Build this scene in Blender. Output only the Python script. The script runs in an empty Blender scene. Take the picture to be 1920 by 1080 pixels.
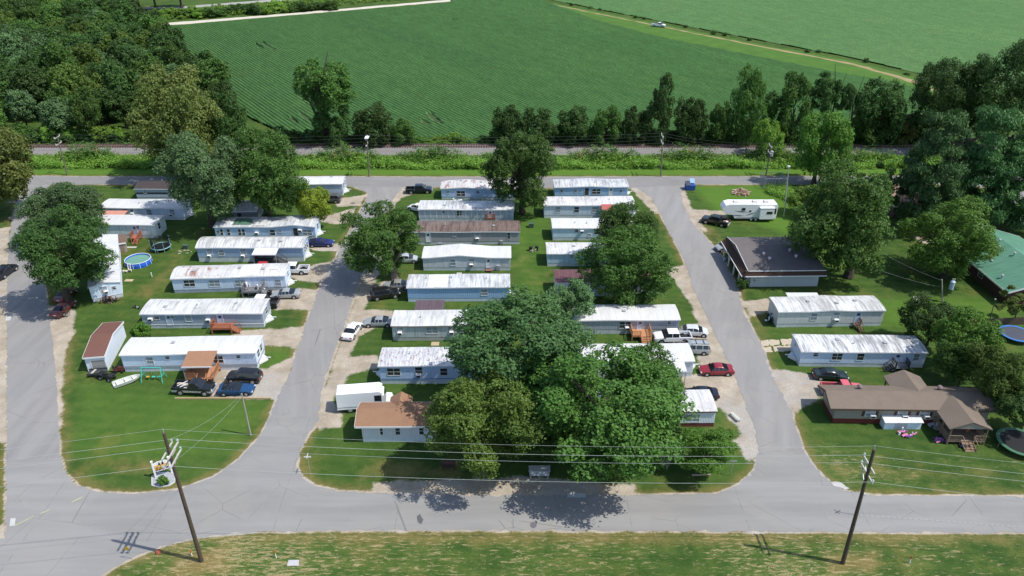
import bpy, math, random
import numpy as np
from mathutils import Vector, Matrix
SC = bpy.context.scene
COL = SC.collection
R = math.radians
# ---------------------------------------------------------------- camera, sky, sun, exposure
F, PITCH, HC = 1450.0, R(29.5), 64.0
SP, CP = math.sin(PITCH), math.cos(PITCH)
cam_d = bpy.data.cameras.new('camera')
cam = bpy.data.objects.new('camera', cam_d); COL.objects.link(cam)
cam.location = (0, 0, HC); cam.rotation_euler = (R(90) - PITCH, 0, 0)
cam_d.sensor_width = 36; cam_d.lens = 36 * F / 1920; cam_d.clip_start = .5; cam_d.clip_end = 9000
SC.camera = cam
EL, AZ = R(58), R(15)
SUN = Vector((math.cos(EL) * math.cos(AZ), -math.cos(EL) * math.sin(AZ), math.sin(EL)))
w = bpy.data.worlds.new('World'); SC.world = w; w.use_nodes = True
wn = w.node_tree.nodes; bg = wn['Background']
sk = wn.new('ShaderNodeTexSky'); sk.sky_type = 'NISHITA'; sk.sun_disc = False
sk.sun_elevation = EL; sk.sun_rotation = R(90) + AZ; sk.altitude = 100; sk.air_density = 1.0; sk.dust_density = 1.0
w.node_tree.links.new(sk.outputs[0], bg.inputs[0]); bg.inputs[1].default_value = .15
sd = bpy.data.lights.new('sun', 'SUN'); sd.energy = 3.8; sd.angle = R(.5); sd.color = (1, .965, .9)
so = bpy.data.objects.new('sun', sd); COL.objects.link(so); so.rotation_euler = SUN.to_track_quat('Z', 'Y').to_euler()
so.location = (60, -40, 150)
vs = SC.view_settings; vs.view_transform = 'Standard'; vs.look = 'None'; vs.exposure = 0.45; vs.gamma = 1; vs.use_curve_mapping = False

# ---------------------------------------------------------------- pixel of the photograph -> point on the ground
def ray(x, y):
    u = (x - 960) / F; v = (540 - y) / F
    return Vector((u, CP + v * SP, -SP + v * CP))
def G(x, y, z=0.0):
    d = ray(x, y); t = (z - HC) / d.z
    return Vector((d.x * t, d.y * t, z))
def AtY(x, y, Y):
    d = ray(x, y); t = Y / d.y
    return Vector((d.x * t, Y, HC + d.z * t))
def gscale(y):      # metres per photograph pixel at the ground on row y
    v = (540 - y) / F
    return HC / (SP - v * CP) / F

# ---------------------------------------------------------------- mesh builder
class MB:
    def __init__(s): s.v = []; s.f = []; s.m = []
    def add(s, vs, fs, mi=0):
        n = len(s.v); s.v += [tuple(p) for p in vs]; s.f += [tuple(i + n for i in f) for f in fs]; s.m += [mi] * len(fs); return s
    def box(s, x0, x1, y0, y1, z0, z1, mi=0):
        return s.add([(x0, y0, z0), (x1, y0, z0), (x1, y1, z0), (x0, y1, z0), (x0, y0, z1), (x1, y0, z1), (x1, y1, z1), (x0, y1, z1)],
                     [(3, 2, 1, 0), (4, 5, 6, 7), (0, 1, 5, 4), (1, 2, 6, 5), (2, 3, 7, 6), (3, 0, 4, 7)], mi)
    def cyl(s, a, b, r0, r1=None, n=8, mi=0, cap=True):
        a = Vector(a); b = Vector(b); r1 = r0 if r1 is None else r1
        d = (b - a).normalized(); e = d.orthogonal().normalized(); g = d.cross(e)
        vs = []
        for p, r in ((a, r0), (b, r1)):
            for i in range(n):
                t = 2 * math.pi * i / n; vs.append(p + (e * math.cos(t) + g * math.sin(t)) * r)
        fs = [(i, (i + 1) % n, n + (i + 1) % n, n + i) for i in range(n)]
        if cap: fs += [tuple(range(n - 1, -1, -1)), tuple(range(n, 2 * n))]
        return s.add(vs, fs, mi)
    def beam(s, a, b, w, h, mi=0):          # rectangular bar from a to b
        a = Vector(a); b = Vector(b); d = (b - a).normalized()
        e = d.cross(Vector((0, 0, 1)));  e = Vector((1, 0, 0)) if e.length < 1e-3 else e.normalized(); g = e.cross(d)
        vs = [p + e * (i * w / 2) + g * (j * h / 2) for p in (a, b) for i, j in ((-1, -1), (1, -1), (1, 1), (-1, 1))]
        return s.add(vs, [(3, 2, 1, 0), (4, 5, 6, 7), (0, 1, 5, 4), (1, 2, 6, 5), (2, 3, 7, 6), (3, 0, 4, 7)], mi)
    def prism(s, pts, ext, mi=0):
        pts = [Vector(p) for p in pts]; ext = Vector(ext); n = len(pts)
        return s.add(pts + [p + ext for p in pts], [tuple(range(n - 1, -1, -1)), tuple(range(n, 2 * n))] + [(i, (i + 1) % n, n + (i + 1) % n, n + i) for i in range(n)], mi)
    def tube(s, pts, r, n=5, mi=0):
        for a, b in zip(pts, pts[1:]): s.cyl(a, b, r, r, n, mi, False)
        return s
    def loft(s, rings, closed=True, cap=True, mi=0):
        n = len(rings[0]); vs = [p for r in rings for p in r]; fs = []
        for i in range(len(rings) - 1):
            for j in range(n if closed else n - 1):
                k = (j + 1) % n; fs.append((i * n + j, i * n + k, (i + 1) * n + k, (i + 1) * n + j))
        if cap and closed: fs += [tuple(range(n - 1, -1, -1)), tuple((len(rings) - 1) * n + j for j in range(n))]
        return s.add(vs, fs, mi)
    def ball(s, c, r, n=10, m=6, mi=0, zmin=-1.0):
        rx, ry, rz = (r, r, r) if not isinstance(r, tuple) else r
        rings = []
        for i in range(m + 1):
            t = math.pi * i / m; zz = max(zmin, math.cos(t)); q = math.sin(t) if i not in (0, m) else .02
            rings.append([(c[0] + rx * q * math.cos(2 * math.pi * j / n), c[1] + ry * q * math.sin(2 * math.pi * j / n), c[2] + rz * zz) for j in range(n)])
        return s.loft(rings[::-1], mi=mi)
    def build(s, name, mats, parent=None, smooth=False, loc=None):
        me = bpy.data.meshes.new(name); me.from_pydata(s.v, [], s.f); 
        for m in (mats if isinstance(mats, (list, tuple)) else [mats]): me.materials.append(m)
        if any(s.m): me.polygons.foreach_set('material_index', s.m)
        if smooth: me.polygons.foreach_set('use_smooth', [True] * len(s.f))
        me.update()
        o = bpy.data.objects.new(name, me); COL.objects.link(o)
        if parent: o.parent = parent
        if loc is not None: o.location = loc
        return o
def tag(o, label=None, cat=None, group=None, kind=None):
    if label: o['label'] = label
    if cat: o['category'] = cat
    if group: o['group'] = group
    if kind: o['kind'] = kind
    return o
def thing(name, label, cat, loc=(0, 0, 0), rotz=0.0, group=None):
    o = bpy.data.objects.new(name, None); COL.objects.link(o); o.empty_display_size = .3
    o.location = loc; o.rotation_euler = (0, 0, rotz)
    return tag(o, label, cat, group)
def children(o): return [c for c in bpy.data.objects if c.parent == o]
def copy_tree(o, kids, parent=None):      # kids: {object: [children]} recorded once
    c = o.copy(); COL.objects.link(c); c.parent = parent
    for ch in kids.get(o, []): copy_tree(ch, kids, c)
    return c

# ---------------------------------------------------------------- materials
class NG:
    def __init__(s, name, rough=.6, spec=.3, metal=0.0):
        s.m = bpy.data.materials.new(name); s.m.use_nodes = True; s.t = s.m.node_tree; s.b = s.t.nodes['Principled BSDF']
        s.b.inputs['Roughness'].default_value = rough; s.b.inputs['Specular IOR Level'].default_value = spec; s.b.inputs['Metallic'].default_value = metal
        s._tc = None
    def n(s, k): return s.t.nodes.new('ShaderNode' + k)
    def l(s, a, b): s.t.links.new(a, b)
    def put(s, v, inp):
        if isinstance(v, bpy.types.NodeSocket): s.l(v, inp)
        elif isinstance(v, (tuple, list)): inp.default_value = (*v[:3], 1) if len(inp.default_value) == 4 else v
        else: inp.default_value = v
    def co(s, kind='Object', scale=(1, 1, 1), rot=(0, 0, 0), loc=(0, 0, 0)):
        if s._tc is None: s._tc = s.n('TexCoord')
        m = s.n('Mapping'); m.inputs['Scale'].default_value = scale; m.inputs['Rotation'].default_value = rot; m.inputs['Location'].default_value = loc
        s.l(s._tc.outputs[kind], m.inputs[0]); return m.outputs[0]
    def oc(s, scale=(1, 1, 1)):      # object coordinates shifted by the object's own random number, so no two roofs or walls carry the same stains
        i = s.n('ObjectInfo'); c = s.n('CombineXYZ'); s.l(s.math('MULTIPLY', i.outputs['Random'], 91.0), c.inputs[0]); s.l(s.math('MULTIPLY', i.outputs['Random'], 57.0), c.inputs[2])
        v = s.n('VectorMath'); s.l(s.co(), v.inputs[0]); s.l(c.outputs[0], v.inputs[1]); m = s.n('Mapping'); m.inputs['Scale'].default_value = scale; s.l(v.outputs[0], m.inputs[0]); return m.outputs[0]
    def rs(s, rot, scale):      # turn the coordinates first, then stretch them
        v = s.co(rot=(0, 0, rot)); m = s.n('Mapping'); m.inputs['Scale'].default_value = scale; s.l(v, m.inputs[0]); return m.outputs[0]
    def noise(s, scale, detail=3, rough=.55, vec=None, dist=0):
        k = s.n('TexNoise'); k.inputs['Scale'].default_value = scale; k.inputs['Detail'].default_value = detail
        k.inputs['Roughness'].default_value = rough; k.inputs['Distortion'].default_value = dist
        s.l(vec if vec is not None else s.co(), k.inputs['Vector']); return k.outputs[0]
    def wave(s, scale, vec=None, dirn='X', dist=0, prof='SIN'):
        k = s.n('TexWave'); k.bands_direction = dirn; k.wave_profile = prof; k.inputs['Scale'].default_value = scale; k.inputs['Distortion'].default_value = dist
        s.l(vec if vec is not None else s.co(), k.inputs['Vector']); return k.outputs[1]
    def vor(s, scale, vec=None, feat='F1'):
        k = s.n('TexVoronoi'); k.feature = feat; k.inputs['Scale'].default_value = scale
        s.l(vec if vec is not None else s.co(), k.inputs['Vector']); return k.outputs[0]
    def math(s, op, a, b=0.0, clamp=False):
        k = s.n('Math'); k.operation = op; k.use_clamp = clamp; s.put(a, k.inputs[0]); s.put(b, k.inputs[1]); return k.outputs[0]
    def step(s, v, a, b):
        k = s.n('MapRange'); k.interpolation_type = 'SMOOTHSTEP'; s.put(v, k.inputs[0]); k.inputs[1].default_value = a; k.inputs[2].default_value = b; return k.outputs[0]
    def mix(s, f, a, b, mode='MIX'):
        k = s.n('Mix'); k.data_type = 'RGBA'; k.blend_type = mode; s.put(f, k.inputs[0]); s.put(a, k.inputs[6]); s.put(b, k.inputs[7]); return k.outputs[2]
    def attr(s, name):
        k = s.n('Attribute'); k.attribute_name = name; return k.outputs['Fac']
    def bump(s, h, strength=.4, dist=.05):
        k = s.n('Bump'); k.inputs['Strength'].default_value = strength; k.inputs['Distance'].default_value = dist; s.l(h, k.inputs['Height']); s.l(k.outputs[0], s.b.inputs['Normal'])
    def col(s, c): s.put(c, s.b.inputs['Base Color']); return s.m
MATS = {}
def plain(name, c, rough=.6, spec=.3, metal=0, var=.18, scale=1.5):
    k = (name,)
    if k in MATS: return MATS[k]
    g = NG(name, rough, spec, metal)
    n = g.noise(scale, 4)
    g.col(g.mix(n, tuple(x * (1 - var) for x in c), tuple(min(1, x * (1 + var)) for x in c)))
    MATS[k] = g.m; return g.m
def siding(name, c, dirt=.35, horiz=False, pitch=.2, dcol=(.2, .17, .12)):
    if name in MATS: return MATS[name]
    g = NG(name, .55, .35); c = (min(.78, c[0] * 1.10), min(.80, c[1] * 1.16), min(.84, c[2] * 1.26))
    rib = g.wave(.314 / pitch, dirn='Z' if horiz else 'X')
    rib2 = g.wave(.314 / pitch, dirn='Z' if horiz else 'Y')
    st = g.noise(1.0, 5, .6, g.oc((2.2, 2.2, .22)))
    bl = g.noise(.35, 3, .55, g.oc())
    f = g.math('MULTIPLY', g.step(st, .45, .8), dirt, True)
    low = g.n('SeparateXYZ'); g.l(g._tc.outputs['Object'], low.inputs[0])
    c1 = g.mix(bl, tuple(x * .88 for x in c), tuple(min(1, x * 1.1) for x in c))
    c2 = g.mix(f, c1, dcol)
    c3 = g.mix(g.math('MULTIPLY', g.math('POWER', rib, 6), .28), c2, tuple(x * .55 for x in c))
    g.col(c3); h = g.math('ADD', rib, rib2); g.bump(h, .5, .03)
    MATS[name] = g.m; return g.m
def roofmat(name, c, stain=(.32, .31, .3), amt=.3, rust=0.0, rib=.9, ribamt=.12, rough=.5, rscale=.5):
    if name in MATS: return MATS[name]
    g = NG(name, rough, .3)
    a = g.noise(.9, 6, .7, g.oc((3.4, .26, 1)))
    b = g.noise(.30, 4, .6, g.oc((1, .8, 1)))
    f = g.math('MULTIPLY', g.step(g.math('ADD', a, g.math('MULTIPLY', b, .5)), .62, .95), amt * 1.6, True)
    c1 = g.mix(f, c, stain)
    rb = g.wave(.314 / rib, dirn='X', prof='SAW')
    c1 = g.mix(g.math('MULTIPLY', g.math('GREATER_THAN', rb, .93), ribamt), c1, tuple(x * .4 for x in c))
    sp = g.step(g.noise(2.6, 5, .75, g.oc((1, .6, 1))), .64, .72)
    c1 = g.mix(g.math('MULTIPLY', sp, .5 * min(1, amt * 2)), c1, tuple(x * .45 for x in c))
    if rust:
        rn = g.noise(rscale, 5, .7, g.oc((2.2, .7, 1)))
        c1 = g.mix(g.math('MULTIPLY', g.step(rn, .62 - rust * .25, .70 - rust * .2), .85), c1, (.24, .10, .06))
    g.col(c1); g.bump(g.math('ADD', rb, a), .25, .03)
    MATS[name] = g.m; return g.m
def shingle(name, c, c2):
    if name in MATS: return MATS[name]
    g = NG(name, .85, .15)
    n1 = g.noise(9, 3, .7); n2 = g.noise(.6, 4, .6)
    row = g.wave(2.2, dirn='Y', prof='SAW')
    k = g.mix(n1, c, c2); k = g.mix(g.math('MULTIPLY', n2, .5), k, tuple(x * .6 for x in c))
    k = g.mix(g.math('MULTIPLY', g.math('GREATER_THAN', row, .85), .3), k, tuple(x * .5 for x in c))
    g.col(k); g.bump(n1, .5, .03); MATS[name] = g.m; return g.m
def paint(name, c, rough=.25, metal=.0, dust=.12):
    if name in MATS: return MATS[name]
    g = NG(name, rough, .5, metal)
    g.b.inputs['Coat Weight'].default_value = .6; g.b.inputs['Coat Roughness'].default_value = .12
    n = g.noise(2.5, 5, .65)
    g.col(g.mix(g.math('MULTIPLY', g.step(n, .4, .8), dust), c, (.33, .30, .26)))
    r = g.math('ADD', g.math('MULTIPLY', n, .25), rough - .08); g.l(r, g.b.inputs['Roughness'])
    MATS[name] = g.m; return g.m
WHITE = plain('white_metal', (.74, .74, .73), .5, .3, 0, .08)
TRIM = plain('white_trim', (.72, .72, .72), .5, .3, 0, .06)
GLASS = plain('window_glass', (.035, .042, .05), .08, .6, 0, .4, .8)
PALEGLASS = plain('curtained_glass', (.23, .27, .30), .15, .6, 0, .25, 1.2)
CARGLASS = plain('car_glass', (.012, .014, .017), .06, .7, 0, .2)
BLACK = plain('black_plastic', (.02, .02, .022), .55, .3)
RUBBER = plain('tyre_rubber', (.022, .022, .022), .85, .2)
CHROME = plain('alloy_rim', (.5, .5, .52), .35, .5, .6)
STEEL = plain('galvanised_steel', (.42, .43, .45), .45, .4, .4)
GREYMETAL = plain('grey_metal', (.3, .31, .33), .5, .3)
WOOD = plain('weathered_wood', (.20, .15, .11), .8, .2, 0, .35, 3)
POLEWOOD = plain('pole_wood', (.085, .062, .048), .85, .15, 0, .4, 3)
GREYWOOD = plain('grey_arm_wood', (.42, .40, .36), .8, .2, 0, .25, 3)
REDWOOD = plain('red_stained_wood', (.32, .12, .07), .7, .2, 0, .3, 3)
ORANGEWOOD = plain('cedar_wood', (.42, .20, .10), .7, .2, 0, .3, 3)
CONC = plain('concrete', (.42, .40, .36), .9, .15, 0, .2, 2)
HEADL = plain('headlight_lens', (.62, .64, .66), .12, .6, .2)
TAILL = plain('taillight_lens', (.35, .015, .015), .2, .5)
ACM = plain('air_conditioner_case', (.70, .70, .68), .5, .3, 0, .06)
BRICKRED = plain('brick_red', (.20, .045, .035), .8, .2, 0, .3, 4)
# ---------------------------------------------------------------- roads, drives and worn ground (outlines read off the photograph, laid on the ground in metres)
rng = np.random.default_rng(7)
def poly(px): return np.array([tuple(G(x, y))[:2] for x, y in px])
STREET = [(-260, 1150), (-260, 1010), (10, 1010), (12, 860), (112, 855), (124, 888), (146, 912), (190, 923), (255, 926), (335, 918), (400, 895), (450, 860), (490, 815), (512, 772),
          (600, 785), (577, 815), (562, 845), (555, 876), (566, 896), (592, 912), (640, 921), (740, 926), (900, 929), (1190, 928), (1345, 926), (1388, 908), (1415, 882), (1421, 850),
          (1500, 832), (1520, 868), (1545, 895), (1580, 920), (1640, 929), (1930, 931), (2250, 933), (2250, 1000), (1920, 999), (1500, 997), (1000, 995), (700, 995), (480, 997), (400, 1003),
          (330, 1016), (270, 1036), (215, 1063), (178, 1090), (150, 1150)]
WESTROAD = [(12, 862), (12, 700), (13, 560), (16, 460), (24, 400), (40, 352), (60, 330), (110, 330), (72, 372), (56, 410), (60, 440), (78, 505), (92, 585), (101, 660), (108, 740), (112, 858)]
MIDROAD = [(508, 775), (540, 705), (560, 645), (578, 595), (596, 545), (620, 500), (641, 462), (662, 420), (684, 380), (690, 362), (660, 349), (640, 340), (760, 338), (756, 352), (738, 372), (722, 410),
           (700, 455), (682, 500), (664, 555), (645, 612), (628, 655), (612, 700), (602, 740), (598, 788)]
EASTROAD = [(1424, 852), (1418, 812), (1400, 762), (1375, 702), (1352, 650), (1326, 595), (1302, 545), (1280, 482), (1250, 425), (1232, 388), (1218, 368), (1190, 350), (1170, 338), (1310, 338), (1290, 350), (1277, 362),
            (1281, 385), (1300, 420), (1328, 450), (1354, 482), (1385, 545), (1397, 592), (1418, 630), (1432, 655), (1446, 705), (1480, 765), (1497, 815), (1505, 838)]
BACKROAD = [(-240, 331), (400, 331), (900, 332), (1300, 331), (1925, 330), (2200, 330), (2200, 345), (1920, 346), (1500, 345), (1300, 346), (1190, 352), (1000, 352), (760, 351), (640, 349), (250, 346), (60, 346), (-240, 347)]
SIDEROAD = [(1762, 340), (1850, 352), (1895, 392), (1935, 440), (2050, 470), (2050, 440), (1960, 400), (1905, 345)]
GRAVEL = [[(90, 572), (140, 578), (137, 625), (122, 660), (116, 720), (114, 800), (104, 800)], [(-200, 430), (17, 430), (14, 700), (13, 830), (-60, 830)], [(-200, 985), (16, 985), (13, 1090), (-200, 1090)],
          [(500, 546), (560, 540), (604, 545), (592, 580), (520, 580), (495, 565)], [(425, 632), (455, 620), (520, 616), (580, 612), (562, 655), (520, 648), (430, 645)],
          [(380, 700), (430, 690), (500, 692), (552, 668), (520, 750), (450, 746), (395, 742)], [(540, 520), (580, 500), (625, 488), (606, 530), (570, 527)], [(575, 462), (640, 456), (634, 470), (590, 470)],
          [(596, 408), (640, 398), (668, 388), (655, 420), (610, 418)], [(628, 374), (685, 366), (676, 386), (632, 388)], [(590, 795), (606, 740), (634, 655), (660, 580), (684, 505), (708, 470), (716, 490), (700, 540), (683, 580), (735, 583), (742, 603), (700, 616), (672, 632), (654, 670), (706, 665), (712, 690), (655, 702), (622, 750), (640, 775), (636, 800), (600, 806)],
          [(686, 545), (720, 528), (768, 528), (768, 545), (735, 548), (695, 560)], [(752, 356), (800, 350), (800, 358), (750, 372), (735, 395), (730, 385)],
          [(1246, 505), (1290, 495), (1322, 560), (1360, 640), (1396, 720), (1425, 800), (1426, 850), (1400, 870), (1384, 800), (1350, 764), (1285, 760), (1278, 705), (1320, 700), (1300, 655), (1250, 650), (1280, 612), (1310, 605), (1290, 560)],
          [(1438, 696), (1470, 694), (1540, 706), (1545, 740), (1490, 775), (1462, 740)], [(1388, 565), (1440, 560), (1450, 580), (1410, 592)], [(1286, 392), (1360, 396), (1362, 408), (1300, 412)],
          [(700, 905), (960, 893), (1190, 912), (1190, 932), (700, 930)], [(1180, 350), (1215, 360), (1236, 400), (1226, 400)], [(1282, 352), (1296, 390), (1330, 440), (1300, 420), (1278, 372)], [(1400, 590), (1420, 640), (1446, 700), (1430, 660)],
          [(1705, 440), (1740, 430), (1900, 440), (1920, 470), (1800, 470), (1730, 455)], [(1372, 830), (1400, 800), (1412, 830), (1405, 845)]]
DRY = [([(480, 1003), (1940, 1003), (1940, 1012), (480, 1012)], .8), ([(120, 600), (140, 640), (125, 740), (110, 700)], .7), ([(1300, 405), (1340, 430), (1360, 455), (1300, 430)], .6),
       ([(480, 1075), (1200, 1010), (1920, 1020), (1920, 1090), (450, 1090)], .2), ([(700, 860), (860, 870), (860, 905), (660, 905)], .5), ([(1520, 860), (1920, 880), (1920, 910), (1560, 900)], .35),
       ([(215, 868), (285, 868), (285, 885), (215, 885)], .6), ([(430, 640), (560, 640), (560, 665), (430, 660)], .4), ([(245, 560), (330, 470), (350, 480), (290, 560)], .42), ([(345, 1040), (415, 1030), (420, 1070), (330, 1075)], .95),
       ([(1400, 590), (1440, 580), (1440, 640), (1420, 640)], .5), ([(1290, 800), (1400, 770), (1400, 880), (1380, 880)], .35), ([(1130, 470), (900, 470), (960, 560), (1040, 560)], .25),
       ([(600, 560), (560, 600), (520, 600), (560, 560)], .4), ([(720, 520), (770, 520), (770, 560), (700, 560)], .4), ([(610, 400), (660, 400), (640, 420), (600, 410)], .5), ([(1560, 1040), (1640, 1040), (1640, 1065), (1560, 1070)], .8)]
LUSH = [([(-100, 316), (2000, 316), (2000, 329), (-100, 329)], 1.0), ([(1295, 348), (1440, 346), (1500, 400), (1480, 440), (1340, 392)], .8), ([(1640, 560), (1900, 560), (1900, 600), (1660, 610)], .5), ([(160, 720), (500, 760), (440, 850), (130, 860)], .3), ([(960, 400), (1030, 400), (1020, 560), (970, 560)], .35), ([(505, 645), (548, 650), (540, 690), (500, 690)], .5)]
def inside(P, Q):
    x, y = P[:, 0], P[:, 1]; r = np.zeros(len(P), bool); j = len(Q) - 1
    for i in range(len(Q)):
        xi, yi = Q[i]; xj, yj = Q[j]
        c = ((yi > y) != (yj > y)) & (x < (xj - xi) * (y - yi) / (yj - yi + 1e-12) + xi); r ^= c; j = i
    return r
def sdist(P, Q):            # signed distance, negative inside
    d = np.full(len(P), 1e9)
    for a, b in zip(Q, np.roll(Q, -1, 0)):
        ab = b - a; t = np.clip(((P - a) @ ab) / (ab @ ab + 1e-9), 0, 1)
        d = np.minimum(d, np.hypot(*(P - a - t[:, None] * ab).T))
    return np.where(inside(P, Q), -d, d)
def axis(lo, hi, st, far):
    a = list(np.arange(lo, hi + st / 2, st)); k = st
    while a[-1] < far: k *= 1.35; a.append(a[-1] + k)
    k = st
    while a[0] > -far: k *= 1.35; a.insert(0, a[0] - k)
    return np.array(a)
gx, gy = axis(-92, 105, .42, 4500), axis(44, 176, .42, 4500)
XX, YY = np.meshgrid(gx, gy); PTS = np.stack([XX.ravel(), YY.ravel()], 1)
near = (np.abs(PTS[:, 0]) < 110) & (PTS[:, 1] > 40) & (PTS[:, 1] < 180)
NP = PTS[near]
road_d = np.full(len(NP), 1e9)
for q in (STREET, WESTROAD, MIDROAD, EASTROAD, BACKROAD, SIDEROAD): road_d = np.minimum(road_d, sdist(NP, poly(q)))
grav = np.zeros(len(NP))
for q in GRAVEL: grav = np.maximum(grav, np.clip(.5 - sdist(NP, poly(q)) / 2.4, 0, 1))
grav = np.maximum(grav, np.clip(.78 - np.abs(road_d) / .85, 0, .78))
dry = np.zeros(len(NP))
for q, s in DRY: dry = np.maximum(dry, s * np.clip(.6 - sdist(NP, poly(q)) / 3.5, 0, 1))
dry = np.maximum(dry, np.clip(.62 - road_d / 4.0, 0, .62))
hay = np.clip((61 - NP[:, 1]) / 2, 0, 1)
hay = np.maximum(hay, .75 * np.clip(.5 - sdist(NP, poly([(1515, 835), (1930, 850), (1930, 918), (1590, 905)])) / 3, 0, 1))
nx = len(gx)
me = bpy.data.meshes.new('ground')
me.from_pydata([(x, y, 0) for x, y in PTS], [], [(j * nx + i, j * nx + i + 1, (j + 1) * nx + i + 1, (j + 1) * nx + i) for j in range(len(gy) - 1) for i in range(nx - 1)])
lush = np.zeros(len(NP))
for q, s_ in LUSH: lush = np.maximum(lush, s_ * np.clip(.5 - sdist(NP, poly(q)) / 2.5, 0, 1))
for nm, arr in (('gravel', grav), ('dry', dry), ('hay', hay), ('lush', lush)):
    full = np.zeros(len(PTS)); full[near] = arr
    me.attributes.new(nm, 'FLOAT', 'POINT').data.foreach_set('value', full.astype(np.float32))
ground = bpy.data.objects.new('ground', me); COL.objects.link(ground); tag(ground, 'mown green lawn with sandy worn edges and gravel drives between the homes', 'lawn', kind='structure')
g = NG('lawn', .95, .12)
big = g.noise(.045, 4, .6); mid = g.noise(.35, 5, .65); fine = g.noise(3.2, 5, .75); vfine = g.noise(9, 2, .7)
streak = g.noise(2.0, 7, .8, g.co(scale=(.40, 1.7, 1)), .7)
mow = g.wave(.16, g.co(rot=(0, 0, R(4))), 'Y', 1.5)
c = g.mix(g.step(big, .35, .65), (.027, .068, .013), (.056, .114, .020))
c = g.mix(g.step(mid, .35, .75), c, (.088, .138, .028))
c = g.mix(g.math('MULTIPLY', g.step(fine, .4, .75), .55), c, (.024, .048, .010))
c = g.mix(g.math('MULTIPLY', g.step(vfine, .5, .8), .35), c, (.125, .165, .040)); cl = g.noise(1.15, 5, .8, g.co(loc=(5, 2, 0))); c = g.mix(g.math('MULTIPLY', g.step(cl, .40, .62), .45), g.mix(.35, c, (.018, .046, .008)), c); c = g.mix(g.math('MULTIPLY', g.step(cl, .60, .72), .5), c, (.125, .165, .035))
c = g.mix(g.math('MULTIPLY', mow, .14), c, (.11, .15, .035))
oc = g.noise(.11, 5, .7, g.co(loc=(11, 4, 0))); c = g.mix(g.math('MULTIPLY', g.step(g.math('ADD', oc, g.math('MULTIPLY', cl, .25)), .66, .84), .55), c, (.145, .125, .035)); c = g.mix(g.math('MULTIPLY', g.attr('lush'), .75), c, g.mix(fine, (.060, .150, .016), (.120, .215, .030)))
d = g.math('ADD', g.attr('dry'), g.math('MULTIPLY', g.math('SUBTRACT', g.math('ADD', mid, g.math('MULTIPLY', fine, .6)), .80), .9))
c = g.mix(g.math('MULTIPLY', g.step(d, .18, .75), .85), c, g.mix(fine, (.135, .105, .030), (.235, .175, .075)))
hs = g.math('MULTIPLY', g.step(g.math('ADD', streak, g.math('MULTIPLY', big, .45)), .74, .84), g.attr('hay'))
c = g.mix(g.math('MULTIPLY', hs, g.step(vfine, .25, .6)), c, (.33, .26, .14))
gv = g.math('ADD', g.attr('gravel'), g.math('MULTIPLY', g.math('SUBTRACT', g.math('ADD', mid, g.math('MULTIPLY', fine, .7)), .85), .75))
gcol = g.mix(g.step(mid, .3, .7), (.29, .245, .185), (.44, .385, .31)); gcol = g.mix(g.math('MULTIPLY', g.step(big, .5, .6), .6), gcol, (.37, .36, .35))
gcol = g.mix(g.math('MULTIPLY', g.step(fine, .35, .75), .5), gcol, (.22, .17, .12))
c = g.mix(g.step(gv, .38, .58), c, gcol)
g.col(c); g.bump(g.math('ADD', fine, vfine), .55, .10); me.materials.append(g.m)

def ragged(px, amp, step, seed):       # outline resampled and roughened, in metres
    q = poly(px); r = random.Random(seed); out = []
    for a, b in zip(q, np.roll(q, -1, 0)):
        n = max(1, int(np.hypot(*(b - a)) / step)); nrm = np.array([-(b - a)[1], (b - a)[0]]); nrm = nrm / (np.hypot(*nrm) + 1e-9)
        for i in range(n): out.append(a + (b - a) * i / n + nrm * (r.gauss(0, amp) if i else 0))
    return np.array(out)
def sheet(name, pts, z, mat, label, cat, kind='structure'):
    import bmesh
    bm = bmesh.new(); vs_ = [bm.verts.new((x, y, z)) for x, y in pts]
    es = [bm.edges.new((vs_[i], vs_[(i + 1) % len(vs_)])) for i in range(len(vs_))]
    bmesh.ops.triangle_fill(bm, use_beauty=True, edges=es)
    for f_ in bm.faces:
        if f_.normal.z < 0: f_.normal_flip()
    m = bpy.data.meshes.new(name); bm.to_mesh(m); bm.free(); m.materials.append(mat)
    o = bpy.data.objects.new(name, m); COL.objects.link(o); return tag(o, label, cat, kind=kind)
def asphalt(name, c, rot):
    g = NG(name, .9, .2)
    lane = g.noise(.5, 4, .6, g.rs(rot, (1.0, .09, 1))); n = g.noise(.13, 5, .65); f = g.noise(7, 4, .8); bl = g.noise(.7, 5, .7)
    k = g.mix(g.step(lane, .3, .7), tuple(x * .86 for x in c), tuple(x * 1.07 for x in c))
    k = g.mix(g.math('MULTIPLY', g.step(n, .42, .65), .45), k, tuple(x * v for x, v in zip(c, (1.12, 1.08, 1.03))))
    k = g.mix(g.math('MULTIPLY', f, .30), k, tuple(x * .68 for x in c))
    k = g.mix(g.math('MULTIPLY', g.step(bl, .60, .78), .35), k, (.33, .29, .24))
    sp = g.step(g.noise(1.7, 6, .75), .60, .74); k = g.mix(g.math('MULTIPLY', sp, .28), k, tuple(x * .62 for x in c))
    cr = g.math('LESS_THAN', g.vor(.16, g.rs(rot + .4, (1, .8, 1)), 'DISTANCE_TO_EDGE'), .0035)
    k = g.mix(g.math('MULTIPLY', cr, g.math('MULTIPLY', g.step(n, .46, .56), .45)), k, tuple(x * .3 for x in c))
    pt = g.step(g.noise(.05, 2, .5, g.co(loc=(7, 3, 0))), .56, .58); k = g.mix(g.math('MULTIPLY', pt, .16), k, tuple(x * .7 for x in c))
    sm = g.math('GREATER_THAN', g.wave(.314 / 13.0, g.co(rot=(0, 0, rot)), 'Y', .6, 'SAW'), .994); k = g.mix(g.math('MULTIPLY', sm, g.math('MULTIPLY', g.step(bl, .4, .6), .5)), k, tuple(x * .4 for x in c))
    g.col(k); g.bump(f, .35, .03); return g.m
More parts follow.
